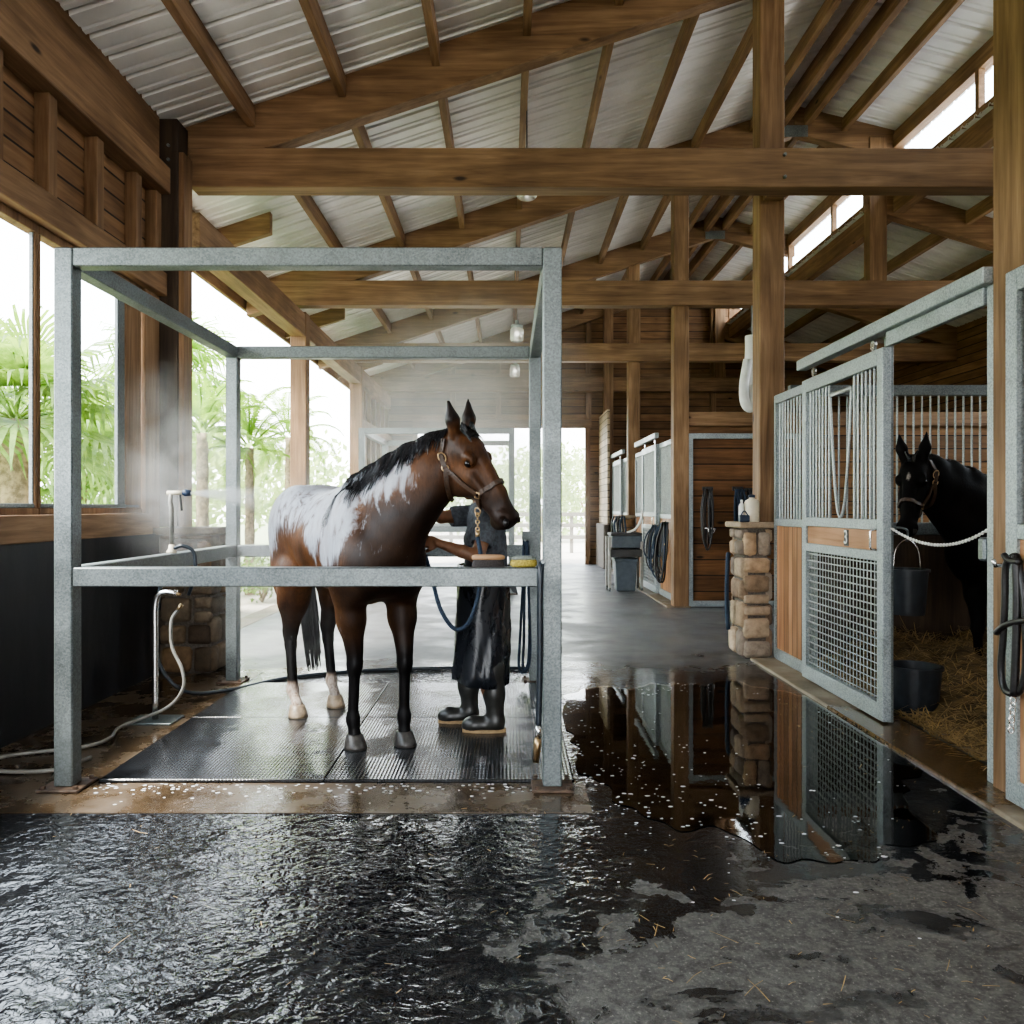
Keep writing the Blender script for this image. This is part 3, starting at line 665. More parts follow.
# ================================================================== ORGANIC FORMS: signed distance field -> smooth mesh
class SDF:
    def __init__(s): s.p=[]
    def ell(s, c, r, k=.05, R=None, sub=False): s.p.append(('e',np.array(c,float),np.array(r,float),k,None if R is None else np.array(R,float),sub)); return s
    def cone(s, a, b, ra, rb, k=.05, sub=False): s.p.append(('c',np.array(a,float),np.array(b,float),ra,rb,k,sub)); return s
    def chain(s, pts, rs, k=.05):
        for i in range(len(pts)-1): s.cone(pts[i],pts[i+1],rs[i],rs[i+1],k)
        return s
    def mesh(s, h, zmin=None, grow=0.0, clip=None):
        lo=np.full(3,1e9); hi=np.full(3,-1e9); bbs=[]
        for q in s.p:
            if q[0]=='e': R=q[2].max(); a=q[1]-R; b=q[1]+R
            else: R=max(q[3],q[4]); a=np.minimum(q[1],q[2])-R; b=np.maximum(q[1],q[2])+R
            bbs.append((a,b)); sub=q[-1]
            if not sub: lo=np.minimum(lo,a); hi=np.maximum(hi,b)
        lo-= .04+grow; hi+= .04+grow
        n=np.ceil((hi-lo)/h).astype(int)+1
        ax=[(lo[i]+h*np.arange(n[i])).astype(np.float32) for i in range(3)]
        D=np.full(n,.5,np.float32)
        for q,(a,b) in zip(s.p,bbs):
            k=q[3] if q[0]=='e' else q[5]; mg=k+.06+grow; sub=q[-1]
            i0=np.clip(np.floor((a-mg-lo)/h).astype(int),0,n-1); i1=np.clip(np.ceil((b+mg-lo)/h).astype(int)+1,1,n)
            sl=tuple(slice(i0[i],i1[i]) for i in range(3))
            X=ax[0][sl[0]][:,None,None]; Y=ax[1][sl[1]][None,:,None]; Z=ax[2][sl[2]][None,None,:]
            if q[0]=='e':
                c=q[1]; x,y,z=X-c[0],Y-c[1],Z-c[2]
                if q[4] is not None:
                    R=q[4]; x,y,z=(x*R[0,0]+y*R[1,0]+z*R[2,0], x*R[0,1]+y*R[1,1]+z*R[2,1], x*R[0,2]+y*R[1,2]+z*R[2,2])
                r=q[2]; k0=np.sqrt((x/r[0])**2+(y/r[1])**2+(z/r[2])**2); k1=np.sqrt((x/r[0]**2)**2+(y/r[1]**2)**2+(z/r[2]**2)**2)+1e-6
                d=np.where(k0<.05,-r.min(),k0*(k0-1)/k1)
            else:
                a_,b_,ra,rb=q[1],q[2],q[3],q[4]; ba=b_-a_; L2=max(ba@ba,1e-9)
                x,y,z=X-a_[0],Y-a_[1],Z-a_[2]
                t=np.clip((x*ba[0]+y*ba[1]+z*ba[2])/L2,0,1)
                d=np.sqrt((x-t*ba[0])**2+(y-t*ba[1])**2+(z-t*ba[2])**2)-(ra+(rb-ra)*t)
            d=d.astype(np.float32); A=D[sl]
            if sub:
                hh=np.maximum(k-np.abs(A+d),0)/k; D[sl]=np.maximum(A,-d)+hh*hh*k*.25
            else:
                hh=np.maximum(k-np.abs(A-d),0)/k; D[sl]=np.minimum(A,d)-hh*hh*k*.25
        D-=grow
        if zmin is not None: D=np.maximum(D,(zmin-ax[2])[None,None,:])
        if clip is not None: D=np.maximum(D,clip(ax[0][:,None,None],ax[1][None,:,None],ax[2][None,None,:]).astype(np.float32))
        D[0]=D[-1]=.5; D[:,0]=D[:,-1]=.5; D[:,:,0]=D[:,:,-1]=.5
        return surface_nets(D,lo,h)
def surface_nets(D, lo, h):
    S=D<0; nx,ny,nz=D.shape
    cs=[(i,j,k) for i in (0,1) for j in (0,1) for k in (0,1)]
    V=lambda A,c: A[c[0]:nx-1+c[0],c[1]:ny-1+c[1],c[2]:nz-1+c[2]]
    cnt=sum(V(S,c).astype(np.int8) for c in cs); mask=(cnt>0)&(cnt<8)
    I=np.argwhere(mask); idx=np.full(mask.shape,-1,np.int64); idx[mask]=np.arange(len(I))
    acc=np.zeros((len(I),3)); num=np.zeros(len(I))
    for a in cs:
        for ax in range(3):
            if a[ax]==1: continue
            b=list(a); b[ax]=1
            da=D[I[:,0]+a[0],I[:,1]+a[1],I[:,2]+a[2]]; db=D[I[:,0]+b[0],I[:,1]+b[1],I[:,2]+b[2]]
            cr=(da<0)!=(db<0); t=np.where(cr,da/np.where(cr,da-db,1),0)
            p=np.tile(np.array(a,float),(len(I),1)); p[:,ax]=t
            acc[cr]+=p[cr]; num[cr]+=1
    verts=(I+acc/num[:,None])*h+lo
    faces=[]
    for ax in range(3):
        o1,o2=[(1,2),(2,0),(0,1)][ax]
        s0=[slice(0,-1) if i==ax else slice(1,-1) for i in range(3)]; s1=[slice(1,None) if i==ax else slice(1,-1) for i in range(3)]
        A=S[tuple(s0)]; B=S[tuple(s1)]
        for flip in (False,True):
            E=np.argwhere((A&~B) if not flip else (~A&B))
            if not len(E): continue
            for i in range(3):
                if i!=ax: E[:,i]+=1
            def cell(d1,d2):
                q=E.copy(); q[:,o1]+=d1; q[:,o2]+=d2; return idx[q[:,0],q[:,1],q[:,2]]
            q=np.stack([cell(-1,-1),cell(0,-1),cell(0,0),cell(-1,0)],1)
            faces.append(q[:,::-1] if flip else q)
    return verts, np.concatenate(faces)
def relax(v,f,it=1,amt=.5):
    n=len(v)
    for _ in range(it):
        acc=np.zeros_like(v); num=np.zeros(n)
        for k in range(4):
            a=f[:,k]; b=f[:,(k+1)%4]
            np.add.at(acc,a,v[b]); np.add.at(acc,b,v[a]); np.add.at(num,a,1); np.add.at(num,b,1)
        v=v+(acc/np.maximum(num,1)[:,None]-v)*amt
    return v
def npmesh(name, v, f, mat, parent=None, col=None, smooth=True):
    loc=(0,0,0)
    if parent is not None: v=v-np.array(wloc(parent))
    me=bpy.data.meshes.new(name); me.from_pydata(v.tolist(),[],f.tolist()); me.validate()
    if smooth: me.polygons.foreach_set('use_smooth',[True]*len(me.polygons))
    if col is not None:
        at=me.color_attributes.new('Col','FLOAT_COLOR','POINT'); at.data.foreach_set('color',np.concatenate([col,np.ones((len(col),1))],1).ravel())
    me.update(); o=bpy.data.objects.new(name,me); COL.objects.link(o); o.location=loc
    if parent is not None: o.parent=parent
    if mat: me.materials.append(mat)
    return o
def bvh_of(v,f): return BVHTree.FromPolygons([Vector(p) for p in v],[tuple(q) for q in f.tolist()])
def sm(x,a,b):
    t=np.clip((x-a)/(b-a),0,1); return t*t*(3-2*t)
def spline(pts, n):
    """Catmull-Rom through pts"""
    P_=[Vector(p) for p in pts]; P_=[P_[0]*2-P_[1]]+P_+[P_[-1]*2-P_[-2]]; out=[]
    m=len(P_)-3
    for i in range(n):
        u=i/(n-1)*m; k=min(int(u),m-1); t=u-k; a,b,c,d=P_[k:k+4]
        out.append(.5*((2*b)+(c-a)*t+(2*a-5*b+4*c-d)*t*t+(3*b-a-3*c+d)*t**3))
    return out
# ================================================================== HORSES
def coat(name, c1, c2, c3, foamy):
    t=NT(name); a=t.n('Attribute',attribute_name='Col').outputs['Color']; r,g,b=t.xyz(a); p=t.pos()
    n=t.noise(p,3.5,5,.6); fine=t.noise(t.vmath('MULTIPLY',p,(1.2,1.2,.35)),60,4,.65); st=t.noise(t.vmath('MULTIPLY',p,(1,1,.30)),19,6,.65,.6)
    c=t.ramp(t.math('ADD',t.math('MULTIPLY',n,.75),t.math('MULTIPLY',fine,.25)),[(.32,c1),(.5,c2),(.68,c3)])
    c=t.mix(r,c,(.006,.005,.005)); c=t.mix(t.math('MULTIPLY',b,t.step(fine,.2,.6)),c,(.42,.36,.31))
    ru=t.step(n,.3,.7,.38,.55) if foamy else .62
    if foamy:
        f=t.step(t.math('ADD',g,t.math('ADD',t.math('MULTIPLY',t.math('SUBTRACT',st,.5),2.4),t.math('MULTIPLY',t.math('SUBTRACT',n,.5),.9))),.38,.95)
        f=t.math('MULTIPLY',f,t.math('ADD',.25,t.math('MULTIPLY',st,.75)),clamp=True)
        c=t.mix(f,c,(.52,.56,.62))
    t.bsdf(c,ru,0,t.bump(fine,.35,.006),.20 if foamy else .08); return t.m
M['bay']=coat('wet_bay_coat',(.030,.013,.006),(.098,.041,.016),(.22,.098,.035),True)
M['black_coat']=coat('black_coat',(.0035,.003,.0027),(.006,.005,.0045),(.010,.008,.006),False)
def horse(name, label, O, d, poll, muz, fh, feet, mat, scale=1.0, socks=(), foam=False, h=.011, group=None, tail_on=True):
    O=Vector(O); d=Vector((d[0],d[1],0)).normalized(); l=Vector((-d.y,d.x,0))
    o=thing(name,label,'horse',O,group)
    W2=lambda p:(Vector(p)-O)
    toL=lambda p: np.array((W2(p).dot(d),W2(p).dot(l),W2(p).z))
    dL=lambda q: np.array((Vector(q).dot(d),Vector(q).dot(l),q[2]))
    S=SDF(); s=scale
    def E(c,r,k=.07,R=None): S.ell([q*s for q in c],[q*s for q in r],k,R)
    def both(c,r,k=.07):
        for sg in (-1,1): E((c[0],c[1]*sg,c[2]),r,k)
    E((.32,0,1.20),(.36,.245,.37)); E((-.02,0,1.215),(.50,.285,.335),.1); E((-.36,0,1.27),(.34,.25,.29),.1)
    both((-.53,.12,1.32),(.33,.175,.27),.08); both((-.60,.15,1.06),(.22,.135,.32),.08); both((-.66,.12,1.28),(.17,.14,.22),.07)
    both((.46,.175,1.20),(.19,.105,.34),.07); both((.56,.15,1.05),(.16,.12,.19),.06); E((.58,0,1.14),(.24,.235,.24),.08); both((.68,.10,1.10),(.12,.11,.15),.05)
    S.chain([(.02*s,0,1.47*s),(.25*s,0,1.54*s),(.42*s,0,1.55*s)],[.07*s,.075*s,.08*s],.10)
    S.cone((-.70*s,0,1.44*s),(-.45*s,0,1.50*s),.07*s,.08*s,.08)
    # legs
    for key,(hx,hy) in feet.items():
        sg=-1 if key[1]=='R' else 1
        if key[0]=='F':
            el=np.array((.47,.17*sg,.98)); kn=np.array((hx-.02,hy*.97,.50)); fe=np.array((hx-.035,hy,.165))
            S.chain([el*s,(el*.55+kn*.45)*s,kn*s+(0,0,.07)],[.115*s,.078*s,.053*s],.06)
            S.ell(kn*s,(.056,.053,.068),.025); S.cone(kn*s-(0,0,.05),fe*s+(0,0,.04),.037,.033,.03)
        else:
            st=np.array((-.44,.17*sg,.98)); kn=np.array((hx-.13,hy*.97,.55)); fe=np.array((hx-.07,hy,.165))
            S.chain([st*s,(st*.5+kn*.5)*s+(0,0,.02),kn*s+(.01,0,.04)],[.135*s,.098*s,.056*s],.06)
            S.chain([(kn+(-.035,0,.085))*s,(kn+(-.02,0,-.02))*s],[.028,.036],.04)
            S.chain([(-.66*s,.16*sg*s,.95*s),(kn+(-.03,0,.09))*s],[.09*s,.03],.05)
            S.chain([kn*s,(kn+(.005,0,-.08))*s,fe*s+(0,0,.04)],[.05,.039,.036],.03)
        S.ell(fe*s,(.043,.042,.048),.03)
        S.cone(fe*s,(hx-.005,hy,.085),.036,.037,.025)
        S.chain([(hx-.005,hy,.085),(hx+.015,hy,.035)],[.038,.042],.012)
    # neck
    pl=toL(poll); mz=toL(muz); u=mz-pl; HL=np.linalg.norm(u); u/=HL; f=dL(fh); f-=u*(f@u); f/=np.linalg.norm(f); sd=np.cross(u,f)
    hs=HL/.575
    H=lambda a,b,c=0.: pl+(u*a+f*(b*1.28 if b<0 else b*1.1)+sd*c*1.26)*hs
    R=np.stack([u,f,sd],1)
    th=H(.13,-.145)
    def bez(a,b,c,t): return a*(1-t)**2+b*2*t*(1-t)+c*t*t
    cr=[bez(np.array((.34*s,0,1.53*s)),np.array((.64*s,.04,1.70*s)) if foam else (np.array((.34*s,0,1.53*s))+H(-.03,-.02))/2+np.array((0,0,.07)),H(-.01,-.02),t) for t in np.linspace(0,1,6)]
    tb=[bez(np.array((.66*s,0,1.18*s)),np.array((.80*s,.08,1.42*s)) if foam else (np.array((.66*s,0,1.18*s))+th)/2+np.array((-.05,0,0.)),th,t) for t in np.linspace(0,1,6)]
    for i in range(5):
        ra=np.interp(i/5,[0,1],[.095,.062]); rb=np.interp((i+1)/5,[0,1],[.095,.062])
        S.cone(cr[i],cr[i+1],ra*s*.85,rb*s*.85,.08)
        S.cone(tb[i],tb[i+1],np.interp(i/5,[0,1],[.15,.070])*s,np.interp((i+1)/5,[0,1],[.15,.070])*s,.08)
        m0=(cr[i]+tb[i])/2; m1=(cr[i+1]+tb[i+1])/2
        S.cone(m0,m1,np.interp(i/5,[0,1],[.17,.085])*s,np.interp((i+1)/5,[0,1],[.17,.085])*s,.10)
    # head
    def HE(a,b,c,r,k=.03,sub=False): S.ell(H(a,b,c),np.array(r)*np.array((1.03,1.24,1.26))*hs,k,R,sub)
    HE(.09,-.03,0,(.135,.088,.078),.04)
    S.cone(H(.10,.022),H(.40,.012),.056*hs,.038*hs,.04); S.cone(H(.40,.012),H(.545,-.005),.036*hs,.034*hs,.03)
    for c in (-1,1):
        HE(.18,-.105,.032*c,(.125,.098,.044),.035); HE(.165,.012,.068*c,(.042,.028,.020),.02)
        S.cone(H(.24,-.035,.056*c),H(.36,-.03,.040*c),.013*hs,.010*hs,.02)
        HE(.545,-.018,.034*c,(.042,.034,.024),.02)
    S.cone(H(.22,-.07),H(.50,-.045),.078*hs,.055*hs,.05)
    HE(.54,-.038,0,(.056,.058,.048),.03); HE(.525,-.088,0,(.042,.026,.030),.02)
    for c in (-1,1):
        HE(.560,-.012,.056*c,(.026,.018,.017),.010,True)
        HE(.178,-.004,.083*c,(.022,.016,.014),.010,True)
        ea=H(-.005,.0,.048*c); eb=H(-.08,.05,.064*c); ec=H(-.178,.10,.076*c)
        S.chain([ea,eb,ec],[.034*hs,.040*hs,.007*hs],.02)
        S.chain([H(-.045,.085,.075*c),H(-.14,.075,.066*c)],[.022*hs,.012*hs],.008) if False else None
        S.cone(H(-.05,.092,.080*c),H(-.14,.118,.080*c),.024*hs,.012*hs,.012,True)
    S.cone(H(.49,-.064,-.07),H(.585,-.060,0),.005,.005,.012,True)
    v,fc=S.mesh(h,zmin=.0); v=relax(v,fc,2,.4)
    # coat regions
    x,y,z=v.T; dist=lambda p: np.linalg.norm(v-p,axis=1)
    black=sm(z,.95,.52)*sm(np.abs(x),.2,.3); black=np.maximum(black, sm(dist(H(.56,-.03)),.17,.06)*.9)
    black=np.maximum(black,np.maximum(sm(dist(H(.560,-.012,.056)),.035,.02),sm(dist(H(.560,-.012,-.056)),.035,.02))); black=np.maximum(black,sm(dist(H(-.1,.04,.05)),.1,.05)*.8); black=np.maximum(black,sm(dist(H(-.1,.04,-.05)),.1,.05)*.8)
    ud=((v-pl)@u)/hs; black=np.maximum(black,sm(ud,-.03,-.07)*sm(dist(pl),.30,.22)*(((v-pl)@f)>-.02)*.92)
    black=np.maximum(black, .75*sm(z,1.28,1.0)*sm(x,.35,.6))
    fo=np.zeros_like(z); so=np.zeros_like(z)
    if foam:
        wave=.10*np.sin(x*7.0)+.05*np.sin(x*17+y*3)
        fo=sm(z+wave,1.12,1.42)*sm(x,.55,.40)
        fo=np.maximum(fo, 1.1*sm(z+wave*.6,.98,1.25)*sm(np.abs(x-.44),.34,.10)*(y<.1))
        ax_=cr[3]-cr[0]; tt=((v-cr[0])@ax_)/(ax_@ax_); nd=np.linalg.norm(v-(cr[0]+np.clip(tt,0,1)[:,None]*ax_),axis=1)
        fo=np.maximum(fo, sm(tt,1.5,.9)*sm(tt,-.3,.1)*sm(nd,.40,.20)*(z>1.2)*1.15)
        fo*=1-.8*sm(x,.64,.74)*(z<1.35)
        fo=np.maximum(fo,.72*sm(dist(H(.49,-.02,-.06)),.10,.03))
        black=np.maximum(black,.85*sm(x,.5,.75)*sm(z,1.75,1.5)*(1-fo))
    for key in socks:
        hx,hy=feet[key]; so=np.maximum(so,sm(np.hypot(x-hx+.03,y-hy),.14,.11)*sm(z,.25,.20)*sm(z,.055,.065))
    if not foam: so=np.maximum(so,.95*sm(np.linalg.norm((v-H(.17,.085))@R*np.array((.6,.2,1.5)),axis=1),.020,.012))
    hoofz=sm(z,.085,.07)
    col=np.stack([np.clip(black,0,1)*(1-so),fo,so],1)
    Rm=np.stack([np.array(d),np.array(l),np.array((0,0,1.))],1)
    vw=v@Rm.T+np.array(O)
    body=npmesh('body',vw,fc,mat,o,col)
    for key,(hx,hy) in feet.items():
        m=MB(); m.lathe([(.068,0.0),(.066,.02),(.050,.080),(.040,.086)],(0,0,0),16)
        m.v=[tuple(np.array((hx+.012+a*1.12-.22*c,hy+b*1.02,c))@Rm.T+np.array(O)) for a,b,c in m.v]
        m.build('hoof',M['hoof_pale'] if key in socks else M['hoof'],o,smooth=True)
    HW=lambda a,b,c=0.: Vector(Rm@H(a,b,c)+np.array(O))
    for c in (-1,1): MB().ball(HW(.178,-.006,.066*c),.0235*hs,14,10).build('eye',M['eye'],o,smooth=True)
    for c in (-1,1): MB().ball(HW(.572,-.014,.050*c),(.016*hs,.016*hs,.021*hs),12,8).build('nostril',M['hair'],o,smooth=True)
    T_=bvh_of(vw,fc)
    def proj(p,off):
        q,n,_,_=T_.find_nearest(Vector(p)); return q+n*off
    return dict(o=o,H=HW,proj=proj,R=Rm,O=np.array(O),cr=[Vector(Rm@c+np.array(O)) for c in cr],L=lambda p: Vector(Rm@np.array(p,float)+np.array(O)),sd=Vector(Rm@sd),u=Vector(Rm@u),f=Vector(Rm@f),hs=hs,bvh=T_,s=s)
def mane(hd, side, n=420, wet=True, Lr=(.14,.26), matk='mane'):
    """locks falling from the crest to one side"""
    cr=spline(hd['cr'],40); m=MB(); rr=random.Random(4)
    for i in range(n):
        t=rr.random(); k=t*(len(cr)-2); a=int(k); p=cr[a].lerp(cr[a+1],k-a); tan=(cr[a+1]-cr[a]).normalized()
        out=(side-tan*side.dot(tan)).normalized(); up=out.cross(tan); 
        if up.z<0: up=-up
        Ln=rr.uniform(*Lr)*(2.1-1.4*t); w=rr.uniform(.0035,.008)
        q,nn,_,_=hd['bvh'].ray_cast(p+up*.25,-up)
        r0=(q if q else p+up*.07)+up*.004
        pts=[r0]; cur=r0.copy(); drift=tan*rr.uniform(-.30,.12); dirn=(out*.9+up*.25).normalized()
        for sg in range(7):
            dirn=(dirn*.55+(Vector((0,0,-1))*.6+out*.1+drift*.35)*.45+Vector((rr.gauss(0,.05),rr.gauss(0,.05),0))).normalized()
            cur=cur+dirn*(Ln/7); pq=hd['proj'](cur,.007+rr.random()*.008); 
            if (pq-cur).length<.09: cur=pq
            pts.append(cur.copy())
        m.tube(pts,[w*q_ for q_ in (.8,1,1,.95,.85,.7,.5,.2)],4,False,.5)
    return m.build('mane',M[matk],hd['o'],smooth=True)
def strap(hd, pts, n=14, r=.013, off=.006, closed=False):
    q=spline(pts,n); q=[hd['proj'](p,off) for p in q]
    m=MB(); rr_=[]
    vs=[]; fs=[]
    for i,p in enumerate(q):
        t=(q[min(i+1,n-1)]-q[max(i-1,0)]).normalized(); _,nn,_,_=hd['bvh'].find_nearest(p); sdv=t.cross(nn).normalized()
        for a,b in ((-1,-.3),(1,-.3),(1,1),(-1,1)): vs.append(p+sdv*r*a+nn*.009*b)
    for i in range(n-1):
        for k in range(4): fs.append((i*4+k,i*4+(k+1)%4,(i+1)*4+(k+1)%4,(i+1)*4+k))
    fs.append((3,2,1,0)); fs.append(tuple((n-1)*4+k for k in range(4)))
    m.add(vs,fs); return m
def halter(hd, mat, ring, label_side):
    """crown, cheek, nose and throat straps on both sides with rings"""
    H=hd['H']; o=hd['o']
    e=bpy.data.objects.new('halter',None); COL.objects.link(e); e.parent=o
    A=lambda a,b,c:H(a,b,c)
    for c in (-1,1):
        strap(hd,[A(-.005,-.06,.03*c),A(.04,-.09,.09*c),A(.115,-.10,.10*c)],10).build('crown_strap',mat,e)
        strap(hd,[A(.125,-.10,.10*c),A(.22,-.085,.10*c),A(.345,-.06,.08*c)],12).build('cheek_strap',mat,e)
        strap(hd,[A(.125,-.10,.10*c),A(.20,-.16,.08*c),A(.235,-.215,.03*c)],12).build('throat_strap',mat,e)
        p=hd['proj'](A(.12,-.10,.10*c),.008); _,n,_,_=hd['bvh'].find_nearest(p); MB().torus(p,.019,.005,n,14,6).build('ring',ring,e,smooth=True)
        p=hd['proj'](A(.06,-.092,.09*c),.012); MB().torus(p,.020,.0045,n,14,6,1.5,hd['u']).build('buckle',ring,e,smooth=True)
        p=hd['proj'](A(.352,-.06,.08*c),.010); _,n,_,_=hd['bvh'].find_nearest(p); MB().torus(p,.024,.006,n,4,6,1.0).build('ring',ring,e,smooth=True)
        strap(hd,[A(.36,-.065,.075*c),A(.40,-.10,.06*c),A(.40,-.135,.0)],10).build('chin_strap',mat,e)
    strap(hd,[A(.355,-.05,-.085),A(.352,.02,-.075),A(.352,.065,0),A(.352,.02,.075),A(.355,-.05,.085)],20).build('nose_strap',mat,e)
    p=hd['H'](.40,-.140,0); MB().torus(p,.020,.005,hd['sd'],14,6).build('ring',ring,e,smooth=True)
    return p
# --- the bay horse in the wash frame
O1=(-1.10,5.42,MZ); D1=(.56,-.83)
feet1={'FR':(.49,-.135),'FL':(.60,.15),'HR':(-.43,-.175),'HL':(-.56,.16)}
hb=horse('horse','wet brown bay horse with soapy back standing in the wash frame',O1,D1,P(462,436,4.72),P(514.5,520,4.60),(.80,-.60,.45),feet1,M['bay'],1.035,('HR','HL'),True,group='horses')
nrm=Vector((-.52,-.855,0))
mane(hb,nrm)
# forelock
m=MB(); rr=random.Random(8)
for i in range(46):
    c=rr.uniform(-.035,.035); L=rr.uniform(.06,.12); p=[]
    for k in range(5):
        q=hb['H'](-.03+.02*0+L*k/4,.08,c*(1+.25*k)+rr.uniform(-.004,.004)); p.append(hb['proj'](q,.010))
    m.tube(p,[.005,.006,.005,.004,.001],4,False)
for i in range(60):
    c=rr.uniform(-.04,.04); p=[hb['proj'](hb['H'](-.045+.05*k,.03+.02*k,c*(1+.1*k)),.012) for k in range(3)]; m.tube(p,[.006,.007,.004],4,False)
m.build('forelock',M['mane'],hb['o'],smooth=True)
# tail
m=MB()
for i in range(190):
    a=rr.uniform(-.045,.045); b=rr.uniform(-.05,.03); L=rr.uniform(.85,1.18)
    p0=hb['L']((-.80,a*.4,1.38)); pts=[p0]
    for k in range(1,9):
        t=k/8; pts.append(hb['L']((-.80-.14*math.sin(min(t*2.2,1)*PI/2)+b*.6*t+.02*t, a*(1+.9*t*(1.2-t))+.13*t+rr.uniform(-.004,.004), 1.38-L*t+.05*math.sin(t*PI)*0)))
    m.tube(pts,[.013,.015,.014,.012,.010,.008,.006,.004,.002],5,False)
m.build('tail',M['mane'],hb['o'],smooth=True)
chin1=halter(hb,M['leather_brown'],M['brass'],-1)
# --- the black horse in the stall
O2=(4.40,6.62,0); D2=(-.95,-.30)
feet2={'FR':(.50,-.14),'FL':(.58,.14),'HR':(-.60,-.16),'HL':(-.52,.16)}
hk=horse('horse','black horse with a small white star looking out of the open stall',O2,D2,P(914,461,6.2),P(905,531,6.0),(-.66,-.74,.12),feet2,M['black_coat'],1.03,(),False,h=.013,group='horses')
mane(hk,Vector((-.1,.95,.1)),220,False,(.10,.16),'hair')
m=MB()
for i in range(40):
    c=rr.uniform(-.03,.03); p=[hk['proj'](hk['H'](-.03+.03*k,.08,c),.010) for k in range(4)]; m.tube(p,[.006,.006,.004,.001],4,False)
m.build('forelock',M['mane'],hk['o'],smooth=True)
m=MB()
for i in range(80):
    a=rr.uniform(-.045,.045); L=rr.uniform(.7,1.0); m.tube([hk['L']((-.84-.12*math.sin(min(k/8*2.2,1)*PI/2),a*(.5+k/8),1.40-L*k/8)) for k in range(9)],[.014]*6+[.009,.006,.002],4,False)
m.build('tail',M['mane'],hk['o'],smooth=True)
halter(hk,M['leather_brown'],M['brass'],1)
